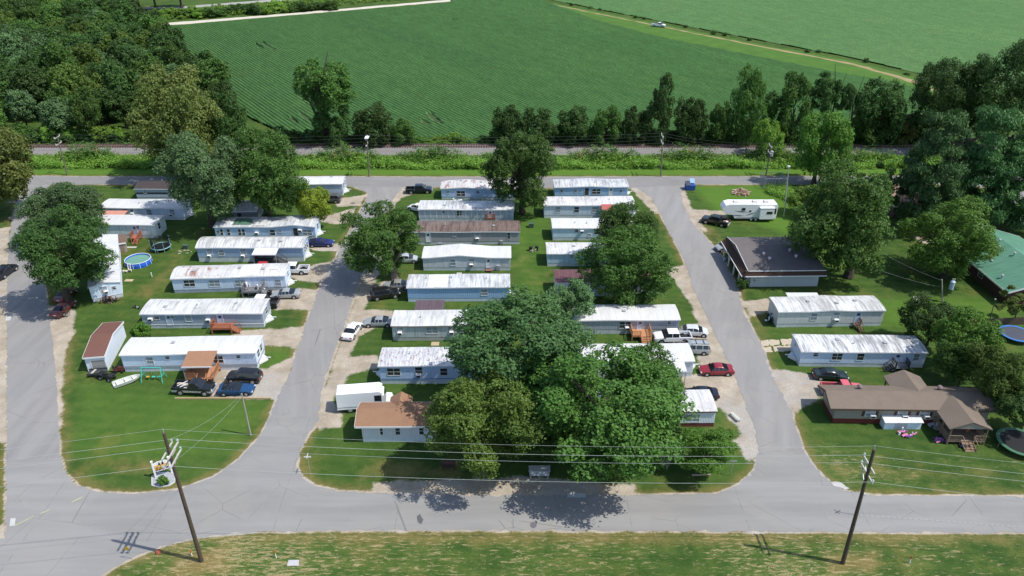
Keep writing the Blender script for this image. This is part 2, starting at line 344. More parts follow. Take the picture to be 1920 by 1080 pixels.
A0 = (.250, .245, .236)
sheet('street', ragged(STREET, .10, .5, 1), .012, asphalt('street_asphalt', A0, R(90)), 'pale grey street crossing below the homes with patched surface', 'street')
sheet('road', ragged(WESTROAD, .08, .5, 2), .016, asphalt('west_asphalt', (.238, .231, .224), 0), 'grey road running along the left edge past the tall dark tree', 'road')
sheet('road', ragged(MIDROAD, .12, .5, 3), .020, asphalt('mid_asphalt', (.245, .238, .231), R(-14)), 'narrow grey park road between the left and centre rows of homes', 'road')
sheet('road', ragged(EASTROAD, .12, .5, 4), .024, asphalt('east_asphalt', (.254, .247, .240), R(18)), 'narrow grey park road beside the brown roofed office', 'road')
sheet('road', ragged(BACKROAD, .06, .7, 5), .028, asphalt('back_asphalt', (.225, .219, .213), R(90)), 'grey road running along the railway behind the homes', 'road')
sheet('road', ragged(SIDEROAD, .06, .7, 6), .032, asphalt('side_asphalt', (.22, .214, .208), R(45)), 'grey lane half hidden under the pines', 'road')
def patch(name, px, z, col, label, cat, seed, amp=.05):
    sheet(name, ragged(px, amp, .35, seed), z, plain(name + str(seed), col, .9, .15, 0, .2, 2), label, cat)
patch('road_patch', [(782, 968), (788, 964), (794, 974), (790, 983), (784, 980)], .036, (.10, .10, .105), 'dark oily patch on the street below the big tree', 'patch', 11)
patch('manhole_cover', [(994, 982), (1000, 978), (1006, 982), (1006, 988), (1000, 991), (995, 988)], .036, (.13, .12, .13), 'round dark cover set in the street', 'manhole cover', 12, .01)
patch('drain_slab', [(1064, 925), (1098, 925), (1098, 933), (1063, 933)], .036, (.40, .42, .42), 'pale concrete drain slab at the street edge in tree shade', 'slab', 13, .01)
patch('drain_slab', [(1558, 904), (1574, 904), (1593, 916), (1585, 919), (1562, 911)], .036, (.40, .39, .37), 'broken pale slab on the corner near the right pole', 'slab', 14, .06)
patch('concrete_pad', [(541, 1050), (561, 1050), (560, 1061), (538, 1061)], .02, (.40, .40, .40), 'pale square concrete pad in the roadside verge', 'pad', 15, .02)
patch('drain_slab', [(12, 594), (22, 593), (19, 601), (10, 602)], .036, (.42, .42, .41), 'pale square slab at the left road edge, nearer the tree shadow', 'slab', 16, .02)
patch('drain_slab', [(20, 972), (30, 972), (28, 986), (18, 987)], .036, (.42, .42, .41), 'pale square slab at the end of the dashed line', 'slab', 17, .02)
for i, (a, b) in enumerate([((28, 985), (63, 968)), ((75, 963), (93, 956)), ((134, 941), (155, 932))]):
    patch('road_line', [(a[0], a[1]), (b[0], b[1] - 1), (b[0] + 1, b[1] + .6), (a[0] + 1, a[1] + 2)], .04, (.33, .33, .22), 'faded yellow dash across the road mouth, ' + ('longest, beside the pale slab', 'middle one', 'farthest from the slab')[i], 'road marking', 20 + i, .02)
for i in range(28):
    x = 1618 + i * 11; y = 967 + i * .72
    if i % 1 == 0 and x < 1915: pass
ln = MB()
for i in range(30):
    x = 1612 + i * 10.2; y = 966 + i * .75; a, b = G(x, y), G(x + 6, y + .45)
    ln.add([(a.x, a.y - .05, .041), (b.x, b.y - .05, .041), (b.x, b.y + .05, .041), (a.x, a.y + .05, .041)], [(0, 1, 2, 3)])
tag(ln.build('road_line', plain('faded_line', (.33, .33, .32), .8)), 'thin faded dashed line along the street right of the dark pole', 'road marking', kind='structure')
# broken concrete drive by the right road
for i, q in enumerate([[(1426, 639), (1440, 637), (1442, 648), (1430, 650)], [(1442, 637), (1460, 637), (1462, 646), (1444, 648)], [(1463, 636), (1486, 636), (1488, 646), (1466, 647)], [(1428, 652), (1446, 650), (1450, 660), (1434, 661)], [(1449, 649), (1484, 648), (1486, 658), (1453, 660)]]):
    patch('concrete_slab', q, .022 + i * .001, (.42, .36, .27), 'cracked tan concrete slab of the drive, ' + ('nearest corner to the road at the back', 'between two slabs at the back', 'touching the white home at the back', 'front slab beside the road', 'wide front slab by the white home')[i], 'slab', 30 + i, .1)

# ---------------------------------------------------------------- fields beyond the railway
RD = np.array([.573, -.819]); RE = np.array([.819, .573])      # along the crop rows, across them
def crop(name, px, pitch, along, mat, hgt, label, seed, gaps=()):
    q = poly(px); s = q @ RE; t = q @ RD
    sv = np.concatenate([[r, r + pitch * .28, r + pitch * .5, r + pitch * .72] for r in np.arange(s.min(), s.max(), pitch)]); tv = np.arange(t.min(), t.max(), along)
    S, T = np.meshgrid(sv, tv); P = S.ravel()[:, None] * RE + T.ravel()[:, None] * RD
    prof = np.tile(np.array([.0, .75, 1.0, .75]), len(sv) // 4)[None, :].repeat(len(tv), 0).ravel()
    r_ = np.random.default_rng(seed); Z = .12 + hgt * prof * (.96 + .08 * r_.random(len(P)))
    for gpx in gaps: Z[inside(P, poly(gpx))] = .06
    P = P + r_.normal(0, .02, P.shape)
    ok = inside(P, q); n = len(sv); idx = np.arange(len(P)).reshape(len(tv), n)
    Q = np.stack([idx[:-1, :-1], idx[:-1, 1:], idx[1:, 1:], idx[1:, :-1]], -1).reshape(-1, 4); Q = Q[ok[Q].all(1)]
    used, inv = np.unique(Q, return_inverse=True); inv = inv.reshape(Q.shape)
    m = bpy.data.meshes.new(name); m.from_pydata(np.c_[P[used], Z[used]].tolist(), [], inv[:, ::-1].tolist()); m.materials.append(mat); m.update()
    if len(m.polygons) and m.polygons[0].normal.z < 0: m.flip_normals()
    a = m.attributes.new('height', 'FLOAT', 'POINT'); a.data.foreach_set('value', (Z[used] / (hgt + .2)).astype(np.float32))
    o = bpy.data.objects.new(name, m); COL.objects.link(o); return tag(o, label, 'crop', kind='stuff')
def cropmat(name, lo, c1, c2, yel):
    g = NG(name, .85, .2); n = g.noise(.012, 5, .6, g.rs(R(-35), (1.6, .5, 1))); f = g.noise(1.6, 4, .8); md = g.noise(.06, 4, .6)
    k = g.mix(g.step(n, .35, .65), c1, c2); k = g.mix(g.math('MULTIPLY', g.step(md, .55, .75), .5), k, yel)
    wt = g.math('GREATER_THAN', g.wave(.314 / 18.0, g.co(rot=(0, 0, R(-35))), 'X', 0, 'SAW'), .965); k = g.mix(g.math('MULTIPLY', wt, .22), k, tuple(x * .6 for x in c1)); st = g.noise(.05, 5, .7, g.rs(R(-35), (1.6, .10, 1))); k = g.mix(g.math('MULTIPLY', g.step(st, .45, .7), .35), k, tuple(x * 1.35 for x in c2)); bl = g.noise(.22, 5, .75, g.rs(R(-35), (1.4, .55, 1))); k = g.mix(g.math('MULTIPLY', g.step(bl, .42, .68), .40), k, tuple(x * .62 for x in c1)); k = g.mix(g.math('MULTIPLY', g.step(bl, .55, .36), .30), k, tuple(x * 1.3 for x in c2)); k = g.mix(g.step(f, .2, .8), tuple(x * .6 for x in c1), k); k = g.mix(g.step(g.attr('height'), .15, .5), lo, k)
    g.col(k); return g.m
crop('soybean_rows', [(285, 53), (560, 30), (845, 5.5), (840, -14), (985, -10), (1120, 40), (1240, 72), (1420, 108), (1560, 136), (1690, 158), (1760, 186), (1750, 262), (560, 266), (470, 224), (380, 150)], 1.12, 1.8,
     cropmat('soybean_leaves', (.042, .072, .024), (.080, .188, .054), (.104, .222, .060), (.150, .230, .056)), .55, 'dark green soybean field planted in close straight rows', 3,
     gaps=[[(476, 84), (480, 83), (494, 91), (490, 92)], [(488, 80), (492, 79), (518, 95), (513, 97)], [(845, 36), (858, 38), (858, 40), (846, 38)], [(535, 220), (548, 222), (560, 232), (548, 230)], [(560, 212), (572, 216), (586, 232), (572, 226)], [(800, 215), (812, 214), (830, 234), (815, 232)], [(790, 226), (800, 228), (806, 236), (794, 236)]])
crop('pale_crop', [(1010, -4), (1100, -60), (2300, -60), (2300, 215), (1810, 178), (1726, 140), (1600, 110), (1420, 76), (1250, 43), (1130, 20)], 1.6, 3.2,
     cropmat('pale_crop_leaves', (.10, .17, .06), (.098, .212, .068), (.126, .240, .078), (.185, .215, .080)), .35, 'lighter green field beyond the dirt track', 4)
def strip(name, px, z, mat, label, cat, amp=.3, seed=1): return sheet(name, ragged(px, amp, 3, seed), z, mat, label, cat)
strip('track', [(288, 45), (560, 23.8), (840, -.6), (980, -12.6), (980, -9), (842, 3.0), (565, 27), (300, 49), (284, 50)], .03, plain('track_sand', (.50, .46, .38), .95, .1, 0, .2, .5), 'pale sandy farm track along the far edge of the soybean field', 'track', .2, 41)
strip('track', [(985, -3), (1130, 27), (1250, 51), (1430, 87), (1600, 119), (1725, 154), (1800, 190), (1795, 192), (1722, 158), (1597, 121.5), (1429, 88.7), (1249, 52.2), (1129, 28.2), (982, -2)], .03, plain('track_dirt', (.27, .21, .11), .95, .1, 0, .3, .3), 'brown dirt track dividing the two green fields', 'track', .35, 42)
strip('headland', [(975, -6), (1130, 24), (1250, 48), (1430, 84), (1600, 115), (1725, 148), (1830, 190), (1760, 206), (1700, 172), (1580, 140), (1425, 107), (1245, 71), (1125, 42), (975, 2)], .02, plain('headland_grass', (.065, .135, .025), .95, .1, 0, .3, .2), 'bright green grass strip beside the dirt track', 'grass strip', .5, 43)
strip('path', [(200, 18), (330, 17), (500, 4), (600, -4), (600, -7), (500, 0), (330, 13), (200, 14)], .03, plain('path_gravel', (.3, .29, .27), .95, .1), 'pale grey lane beyond the farm track at the top', 'path', .2, 44)
# railway: ballast, sleepers, two rails
YT = G(960, 281).y
rw = thing('railway_track', 'single railway track on grey stone ballast along the tree line', 'railway', (0, YT, 0))
def lng(prof, mat, name, x0=-170, x1=190): return MB().prism([(x0, y, z) for y, z in prof], (x1 - x0, 0, 0)).build(name, mat, rw)
gb = NG('ballast_stone', .95, .1); nb = gb.noise(2.5, 5, .8); gb.col(gb.mix(nb, (.11, .10, .095), (.30, .285, .275))); gb.bump(nb, .8, .15)
lng([(-3.9, 0), (-1.7, .95), (1.7, .95), (3.6, 0)], gb.m, 'ballast')
tb = MB()
for i in range(int(360 / .62)):
    x = -170 + i * .62; tb.box(x, x + .24, -1.3, 1.3, .95, 1.06)
tb.build('sleepers', plain('sleeper_wood', (.075, .048, .040), .9, .1, 0, .3), rw)
for y in (-.75, .75): lng([(y - .05, 1.06), (y + .05, 1.06), (y + .04, 1.24), (y - .04, 1.24)], plain('rail_steel', (.22, .12, .095), .5, .3, .2), 'rail')
# ---------------------------------------------------------------- mobile homes
GL = {'w': (.95, 1.15, GLASS, 'window'), 's': (.55, .55, GLASS, 'window'), 'b': (1.75, 1.15, GLASS, 'window'), 'n': (.5, 1.3, GLASS, 'window'),
      'W': (.95, 1.15, PALEGLASS, 'window'), 'S': (.6, .6, PALEGLASS, 'window'), 'B': (1.75, 1.15, PALEGLASS, 'window')}
DOORW = plain('white_door', (.70, .71, .72), .4, .4, 0, .06)
DOORB = plain('pale_blue_door', (.42, .52, .64), .4, .4, 0, .06)
DOORD = plain('dark_door', (.05, .05, .055), .4, .4, 0, .2)
def framed(parent, M4, x, z, wd, ht, gm, kind='window', fr=TRIM, bars=1):
    """a window or door standing 3-5 cm proud of the wall plane given by matrix M4 (local x along wall, y into wall, z up)"""
    b = MB(); t = .045; o = -.05
    for x0, x1, z0, z1 in ((x - wd / 2 - t, x + wd / 2 + t, z + ht / 2, z + ht / 2 + t), (x - wd / 2 - t, x + wd / 2 + t, z - ht / 2 - t, z - ht / 2), (x - wd / 2 - t, x - wd / 2, z - ht / 2, z + ht / 2), (x + wd / 2, x + wd / 2 + t, z - ht / 2, z + ht / 2)):
        b.box(x0, x1, o, .02, z0, z1)
    if bars and kind == 'window':
        b.box(x - wd / 2, x + wd / 2, -.035, -.018, z - .025, z + .025)
        if wd > 1.3: b.box(x - .03, x + .03, -.035, -.018, z - ht / 2, z - .025); b.box(x - .03, x + .03, -.035, -.018, z + .025, z + ht / 2)
    f = b.build(kind, fr, parent); f.matrix_local = M4
    p = MB().box(x - wd / 2, x + wd / 2, -.018, .01, z - ht / 2, z + ht / 2).build('pane' if kind == 'window' else 'door_leaf', gm, f)
    return f
def home(label, fl, fr, eave, wall, roofm, skirt=None, D=4.25, wins=(), le=(), re_=(), bumps=(), arch=.20, skh=.62, roofz=0, over=.16, hitch=None, band=None, name='mobile_home', cat='mobile home', group=None,
         patches=(), vents=3, seed=0, trim=TRIM, battens=0, arched=True, backx=None):
    r = random.Random(seed + 17); P0, P1 = G(*fl), G(*fr); L = (P1 - P0).length; a = math.atan2(P1.y - P0.y, P1.x - P0.x)
    t = thing(name, label, cat, P0, a, group)
    u = (P1 - P0) / L; nrm = Vector((-u.y, u.x, 0))
    def hit(px, py, O=P0, n=nrm):
        d = ray(px, py); c = Vector((0, 0, HC)); k = (O - c).dot(n) / d.dot(n); q = c + d * k - P0
        return q.dot(u), q.dot(nrm), q.z
    H = hit(*eave)[2] if isinstance(eave, tuple) else eave
    H = min(3.5, max(2.5, H))
    def top(x):
        z = H + .03 * math.sin(x * .5 + seed)
        for bx, bw, bh in bumps: z += bh * max(0, 1 - abs(x - bx * L) / (bw * L))
        return z
    xs = [L * i / 24 for i in range(25)]
    # walls (four sides, following the roof line)
    b = MB(); n = len(xs)
    for y in (0, D):
        b.add([(x, y, skh) for x in xs] + [(x, y, top(x) - .02) for x in xs], [(i, i + 1, n + i + 1, n + i) if y == 0 else (i + 1, i, n + i, n + i + 1) for i in range(n - 1)])
    pr = [(k / 6 * D, arch * (1 - (2 * k / 6 - 1) ** 2 if arched else 1 - abs(2 * k / 6 - 1))) for k in range(7)]
    for x in (0, L): 
        pts = [(x, 0, skh), (x, D, skh)] + [(x, y, top(x) + z - .02) for y, z in pr[::-1]]
        b.add(pts, [tuple(range(len(pts)))] if x else [tuple(range(len(pts) - 1, -1, -1))])
    b.build('wall', wall, t)
    # skirting
    s = .03; sb = MB(); sb.box(s, L - s, s, D - s, 0, skh); sb.build('skirting', skirt or plain('pale_skirting', (.52, .56, .57), .7, .2, 0, .3, 1.2), t)
    if band: MB().box(-.02, L + .02, -.02, D + .02, band[0], band[1]).build('wall_band', band[2], t)
    if battens:
        for i in range(int(L / battens) + 1): MB().box(i * battens, i * battens + .09, -.03, .0, skh, H - .1).build('batten', TRIM, t)
    # roof: thin shell with its own fall, edge trim below it
    rx = [-over] + xs[1:-1] + [L + over]; pr2 = [(-over, 0)] + pr[1:-1] + [(D + over, 0)]
    rings = []
    for x in rx:
        z0 = top(min(max(x, 0), L)); up = [(x, y, z0 + z + .07 + r.uniform(-.012, .012)) for y, z in pr2]
        rings.append(up + [(x, y, z0 + z - .0) for y, z in pr2[::-1]])
    MB().loft(rings).build('roof', roofm, t)
    for y in (-over - .012, D + over - .02):
        tb = MB()
        for i in range(len(rx) - 1):
            z0, z1 = top(min(max(rx[i], 0), L)), top(min(max(rx[i + 1], 0), L))
            tb.add([(rx[i], y, z0 - .11), (rx[i + 1], y, z1 - .11), (rx[i + 1], y + .03, z1 - .11), (rx[i], y + .03, z0 - .11), (rx[i], y, z0 + .06), (rx[i + 1], y, z1 + .06), (rx[i + 1], y + .03, z1 + .06), (rx[i], y + .03, z0 + .06)],
                   [(3, 2, 1, 0), (4, 5, 6, 7), (0, 1, 5, 4), (1, 2, 6, 5), (2, 3, 7, 6), (3, 0, 4, 7)])
        tb.build('eave_trim', trim, t)
    def rz(x, y):
        v = y / D; return top(x) + (arch * (1 - (2 * v - 1) ** 2) if arched else arch * (1 - abs(2 * v - 1)))
    for px0, px1, v0, v1, m in patches:      # coated or replaced panels lying on the roof; px = positions along it (0-1), v = across
        pb = MB(); N = 6; K = 5
        vs_ = []
        for i in range(N + 1):
            for j in range(K + 1):
                x = L * (px0 + (px1 - px0) * i / N); y = D * (v0 + (v1 - v0) * j / K); vs_.append((x + (r.uniform(-.1, .1) if i in (0, N) else 0), y, rz(x, y) + .105 + (.012 if v0 > .1 else 0)))
        pb.add(vs_, [(i * (K + 1) + j, (i + 1) * (K + 1) + j, (i + 1) * (K + 1) + j + 1, i * (K + 1) + j + 1) for i in range(N) for j in range(K)])
        pb.build('roof_panel', m, t)
    for i in range(vents):
        x = L * (.12 + .76 * (i + r.uniform(.1, .9)) / max(1, vents)); y = D * r.uniform(.3, .7); z = rz(x, y)
        if r.random() < .5: MB().cyl((x, y, z), (x, y, z + .38), .06, .06, 8).cyl((x, y, z + .38), (x, y, z + .45), .13, .05, 8).build('vent_pipe', GREYMETAL, t)
        else: MB().box(x - .22, x + .22, y - .22, y + .22, z, z + .16).box(x - .26, x + .26, y - .26, y + .26, z + .16, z + .2).build('roof_vent', GREYMETAL, t)
    I4 = Matrix.Identity(4); ML = Matrix(((0, 1, 0, 0), (-1, 0, 0, D), (0, 0, 1, 0), (0, 0, 0, 1))); MR = Matrix(((0, -1, 0, L), (1, 0, 0, 0), (0, 0, 1, 0), (0, 0, 0, 1)))
    for ww, mt in ((wins, I4), (le, ML), (re_, MR)):
        for e in ww:
            k, cx, cy = e[0], e[1], e[2]
            if mt is I4: x, _, z = hit(cx, cy)
            else: x, z = (cx * D if mt is MR else (1 - cx) * D), cy
            if k in GL:
                wd, ht, gm, nm = GL[k]
                if len(e) > 3: wd *= e[3]
                ht = min(ht, H - .2 - skh - .2); z = min(max(z, skh + ht / 2 + .12), H - ht / 2 - .22); x = min(max(x, wd / 2 + .1), (L if mt is I4 else D) - wd / 2 - .1); framed(t, mt, x, z, wd, ht, gm)
            elif k in 'dDk':
                x = min(max(x, .6), (L if mt is I4 else D) - .6); ht = min(1.98, H - .25 - skh)
                f = framed(t, mt, x, skh + ht / 2 + .04, .86, ht, {'d': DOORW, 'D': DOORB, 'k': DOORD}[k], 'door')
                MB().box(x - .2, x + .2, -.03, -.02, skh + ht * .68, skh + ht * .9).build('door_light', GLASS, f); MB().box(x + .30, x + .36, -.08, -.02, skh + ht * .47, skh + ht * .53).build('handle', STEEL, f)
            elif k == 'a':
                x = min(max(x, .4), L - .4); z = min(max(z, 1.2), H - .5)
                o = MB().box(x - .32, x + .32, -.52, -.055, z - .2, z + .2).build('air_conditioner', ACM, t); o.matrix_local = mt
                q = MB().box(x - .26, x + .26, -.535, -.523, z - .15, z + .12).build('grille', BLACK, o)
            elif k == 'x':       # wall box (meter, heater)
                o = MB().box(x - .3, x + .3, -.25, -.0, max(.1, z - .5), z + .5).build('wall_box', GREYMETAL, t); o.matrix_local = mt
    for h in (hitch or ''):
        hb = MB(); x0, sg = (L + .01, 1) if h == 'R' else (-.01, -1)
        hb.prism([(x0, D * .24, .1), (x0, D * .76, .1), (x0 + sg * .95, D * .5, .1)] if sg > 0 else [(x0, D * .76, .1), (x0, D * .24, .1), (x0 - .95, D * .5, .1)], (0, 0, .36)); hb.box(min(x0, x0 + sg * 1.35), max(x0, x0 + sg * 1.35), D * .5 - .06, D * .5 + .06, .52, .62)
        hb.build('hitch_cover', trim, t)
    t['L'] = L; t['D'] = D; t['H'] = H
    return t
ROOFW = lambda n, a=.18: roofmat('roof_white_' + n, (.58, .58, .57), (.34, .34, .33), a * 2.2, 0, 1.2, .14)
RW0 = plain('fresh_white_coating', (.64, .64, .63), .5, .3, 0, .06)
RW1, RW2, RW3 = ROOFW('a', .10), ROOFW('b', .25), ROOFW('c', .42)
RGREY = roofmat('roof_mottled_grey', (.56, .57, .58), (.20, .20, .20), .55, 0, .7, .12)
RGREY2 = roofmat('roof_streaked_grey', (.62, .63, .64), (.24, .24, .24), .75, 0, .6, .25)
RMET = roofmat('roof_ribbed_metal', (.55, .56, .57), (.33, .32, .31), .35, 0, .3, .35)
RRUST = roofmat('roof_rusty_ribs', (.55, .55, .55), (.33, .27, .24), .4, .45, .55, .3)
RRUST2 = roofmat('roof_rust_flecks', (.60, .61, .63), (.30, .30, .32), .5, .34, .9, .2, .5, 2.2)
RRUST3 = roofmat('roof_faint_rust', (.60, .60, .60), (.33, .31, .30), .5, .12, .8, .15, .5, 1.5)
RBROWN = shingle('brown_shingle', (.095, .070, .058), (.16, .12, .10)); RDARK = shingle('dark_shingle', (.045, .04, .042), (.10, .08, .08))
MH = 'mobile homes in the park rows'
# left block, back to front
home('blue grey mobile home with a dark brown roof and a dark wall stripe', (258, 375), (410, 375), (254, 355), siding('w_a1', (.40, .44, .50)), RDARK, plain('sk_a1', (.42, .46, .5), .7), arch=.55, band=(1.35, 1.7, plain('dark_band', (.06, .05, .06), .6)), wins=[('S', 272, 360), ('S', 318, 361)], seed=1, group=MH)
home('white roofed mobile home with a red porch roof at its left front', (193, 411), (347, 412.6), (340, 391), siding('w_a2', (.56, .59, .63)), RW1, wins=[('W', 236, 397), ('s', 247, 395), ('a', 249, 400), ('W', 280, 398), ('W', 322, 395), ('a', 322, 402)], re_=[('W', .5, 1.8)], hitch='R', seed=2, group=MH, vents=2)
home('pale green white mobile home with red steps at its pale blue door', (168, 445), (296, 446.7), (287, 422), siding('w_a3', (.54, .59, .56), .5), RW1, wins=[('D', 253, 432), ('s', 258, 426)], re_=[('w', .35, 1.9)], seed=3, group=MH, vents=1)
home('long mobile home standing end on, with shutters on its pale blue gable', (231.5, 556), (226, 466), 2.75, siding('w_a4', (.58, .63, .70)), RMET, D=4.5, arch=.5, arched=False, le=[('W', .55, 1.9), ('a', .5, 1.55), ('s', .22, 1.9)], wins=[('s', 228, 515), ('w', 227, 500)], seed=4, group=MH, band=(.62, .72, TRIM))
home('light blue mobile home with a patched roof carrying a green panel and a raised hump', (406, 448), (593, 448), (590, 429), siding('w_a5', (.46, .55, .66)), RGREY, wins=[('s', 409, 435), ('n', 416, 437), ('n', 429, 437), ('n', 450, 438), ('n', 457, 437), ('a', 482, 436), ('w', 511, 436), ('S', 525, 433), ('k', 555, 440), ('a', 563, 431), ('B', 576, 437)], re_=[('w', .5, 1.8)], bumps=[(.78, .22, .45)], hitch='R', patches=[(.10, .17, .15, .75, RW0), (.175, .36, .12, .78, plain('green_panel', (.07, .15, .10), .6)), (.38, .5, .1, .6, RW2)], seed=5, group=MH)
home('slate blue mobile home with a bowed pale roof and a white porch awning', (373.7, 491), (571, 490.5), (366, 464.5), siding('w_a6', (.31, .38, .47)), RW3, plain('sk_a6', (.55, .58, .58), .7, .2, 0, .25), arch=.55, wins=[('W', 393, 472), ('a', 393, 479), ('W', 415, 474), ('W', 456, 472), ('a', 456, 479), ('k', 500, 481)], re_=[('w', .28, 1.9, .7), ('w', .5, 1.9, .7), ('w', .72, 1.9, .7)], hitch='R', seed=6, group=MH, skh=.95)
home('mobile home with a rusty ribbed roof at its left end and a white patched middle', (327.5, 550), (538, 543.5), (321, 523), siding('w_a7', (.55, .61, .69)), RRUST3, plain('sk_a7', (.30, .34, .40), .7, .2, 0, .35), arch=.5, wins=[('b', 355, 531), ('B', 402, 531), ('B', 451, 531), ('S', 493, 527), ('W', 521, 530)], re_=[('W', .5, 1.9)], hitch='R', patches=[(.02, .44, .06, .94, RRUST), (.60, .77, .01, .99, RW0), (.85, .93, .3, .65, RW2)], seed=7, group=MH)
home('grey sided mobile home with a stained white roof and a red wood deck', (271, 616), (496, 614), (261, 589), siding('w_a8', (.27, .31, .34), .2, True, .22), RW2, plain('sk_a8', (.48, .52, .54), .7, .2, 0, .3), wins=[('a', 283, 597), ('s', 294, 596, 1.4), ('D', 318, 603), ('s', 322, 594), ('W', 353, 596), ('a', 391, 599), ('D', 413, 598)], re_=[('w', .5, 1.9)], hitch='R', patches=[(.18, .26, .2, .8, RW3), (.42, .48, .3, .7, RW3), (.72, .80, .1, .9, RW3)], seed=8, group=MH, band=(.62, .74, TRIM))
home('brightest white roofed mobile home with a tan roofed porch, beside the brown roofed shed', (235, 697.5), (484, 692.5), (222, 666), siding('w_a9', (.55, .60, .67), .25), RW1, plain('sk_a9', (.56, .60, .64), .7, .2, 0, .2), wins=[('W', 281, 676), ('s', 314, 671), ('b', 409, 674, .8), ('s', 447, 669)], re_=[('w', .3, 1.9), ('w', .65, 1.9)], hitch='R', patches=(), seed=9, group=MH, vents=1, band=(.62, 1.0, plain('grey_band', (.33, .36, .40), .6)))
home('mobile home with a bright white end wall at the back road corner', (560, 367), (643.7, 366.7), (643, 345), siding('w_a10', (.42, .47, .52)), RW1, arch=.45, re_=[('w', .3, 1.9), ('w', .7, 1.9)], hitch='R', seed=10, group=MH, vents=1)
# centre block, left row
home('light blue mobile home with a rusty striped roof, under the round dark tree', (828, 374), (966, 375), (825, 355), siding('w_b1', (.46, .56, .68)), RRUST, wins=[('S', 840, 360), ('b', 864, 363), ('s', 896, 360)], seed=11, group=MH, arch=.4, bumps=[(.32, .3, .25)])
home('mobile home with grey wall panels between white battens and red steps', (786, 414.5), (963, 415.5), (779.5, 392.5), siding('w_b2', (.40, .42, .43), .3, False, .12), RW2, wins=[('s', 831, 396), ('w', 861, 399), ('d', 919, 403)], patches=[(.23, .68, .02, .98, RGREY), (.50, .66, .2, .6, RW0)], battens=1.15, seed=12, group=MH)
home('tan grey mobile home with a long brown stained roof and a white door', (765, 459), (974, 458), (974, 434), siding('w_b3', (.30, .285, .27), .2, True, .2), roofmat('roof_brown_stain', (.17, .125, .105), (.085, .055, .045), .8, 0, .6, .1), plain('sk_b3', (.52, .54, .54), .7), D=4.6, arch=.5, wins=[('d', 803, 445), ('S', 852, 441), ('W', 895, 441), ('a', 895, 447), ('n', 954, 441), ('x', 940, 455)], seed=13, group=MH, vents=2)
home('mobile home with a clean white roof rising to a gable in the middle', (794, 507.5), (957, 507), (790, 484), siding('w_b4', (.52, .52, .50), .55), RW1, wins=[('W', 849, 492), ('W', 884, 490), ('a', 884, 497), ('d', 916, 495), ('x', 934, 502)], bumps=[(.42, .36, .55)], seed=14, group=MH, vents=0)
home('blue mobile home with one white patched panel on its grey roof', (765.5, 566), (955, 564.5), (761, 539.5), siding('w_b5', (.27, .40, .54), .15, False, .3), RGREY, plain('sk_b5', (.50, .58, .66), .7), wins=[('W', 908, 548, 1.1)], re_=[('W', .3, 1.7), ('W', .7, 1.7)], patches=[(.20, .39, .01, .99, RW0)], seed=15, group=MH, hitch='R')
home('mobile home with brown streaked walls and a white roof beside the silver sedan', (737, 639), (955, 638), (731, 611), siding('w_b6', (.44, .46, .43), .9, False, .15), RW2, plain('sk_b6', (.40, .40, .37), .7), wins=[('W', 750, 617), ('a', 750, 623), ('B', 810, 619), ('W', 846, 616), ('a', 847, 622)], seed=16, group=MH, trim=plain('brown_stained_trim', (.30, .22, .17), .7))
home('light blue mobile home with rust flecks across its white roof', (714, 720), (925, 719), (707.5, 686), siding('w_b7', (.42, .52, .64), .2), RRUST2, plain('sk_b7', (.50, .56, .62), .7), wins=[('b', 738, 697), ('w', 785, 694), ('a', 785, 702), ('w', 832, 697)], hitch='L', seed=17, group=MH, band=(.80, .95, plain('blue_band', (.16, .25, .42), .6)))
# centre block, right row
home('bright blue mobile home with a white flecked roof by the back road', (1040, 372), (1176, 371), (1039.5, 355), siding('w_c1', (.32, .45, .60), .2), RGREY, wins=[('s', 1053, 358), ('s', 1079, 358), ('S', 1088, 358), ('k', 1100, 364), ('b', 1118, 359), ('d', 1145, 364), ('s', 1164, 358)], hitch='R', seed=18, group=MH, bumps=[(.5, .3, .2)])
home('long pale mobile home with a small red awning over its door', (1020, 409), (1188, 407.5), (1020, 385.5), siding('w_c2', (.52, .56, .58), .4), RRUST3, wins=[('W', 1046, 393), ('w', 1081, 393), ('W', 1116, 393, 1.3)], hitch='R', seed=19, group=MH)
home('pale blue green mobile home with a plain white roof, left of the spreading tree', (1036, 451), (1185, 450), (1035, 428), siding('w_c3', (.50, .60, .63), .3), RW1, wins=[('s', 1081, 432), ('a', 1091, 433), ('S', 1105, 441), ('w', 1119, 434)], seed=20, group=MH)
home('shabby pale teal mobile home with a pink grey flecked roof, left of the spreading tree', (1026, 499.5), (1180, 499), (1026, 477), siding('w_c4', (.40, .53, .56), .45), RRUST3, wins=[('S', 1072, 481)], seed=21, group=MH)
home('maroon roofed mobile home almost wholly behind the spreading tree, its white end showing', (1042, 556.5), (1232, 554), (1040, 530), siding('w_c5', (.6, .62, .63)), roofmat('roof_maroon', (.15, .065, .07), (.09, .045, .045), .4, 0, .3, .35), re_=[('w', .5, 1.7, 1.3)], hitch='R', seed=22, group=MH)
home('grey panelled mobile home with a bright white roof and an orange wood deck', (1052, 627), (1271, 625.5), (1276, 600), siding('w_c6', (.33, .33, .34), .25, False, .35), RW1, plain('sk_c6', (.46, .49, .50), .7, .2, 0, .3), wins=[('b', 1172, 609), ('a', 1176, 614), ('D', 1200, 610), ('s', 1255, 605)], seed=23, group=MH, vents=2, skh=.85)
home('white mobile home behind the foreground trees with a small white awning at its right end', (1085, 708), (1297, 706), (1301, 677), siding('w_c7', (.60, .62, .64)), RW1, seed=24, group=MH, re_=[('w', .5, 1.8)], hitch='R')
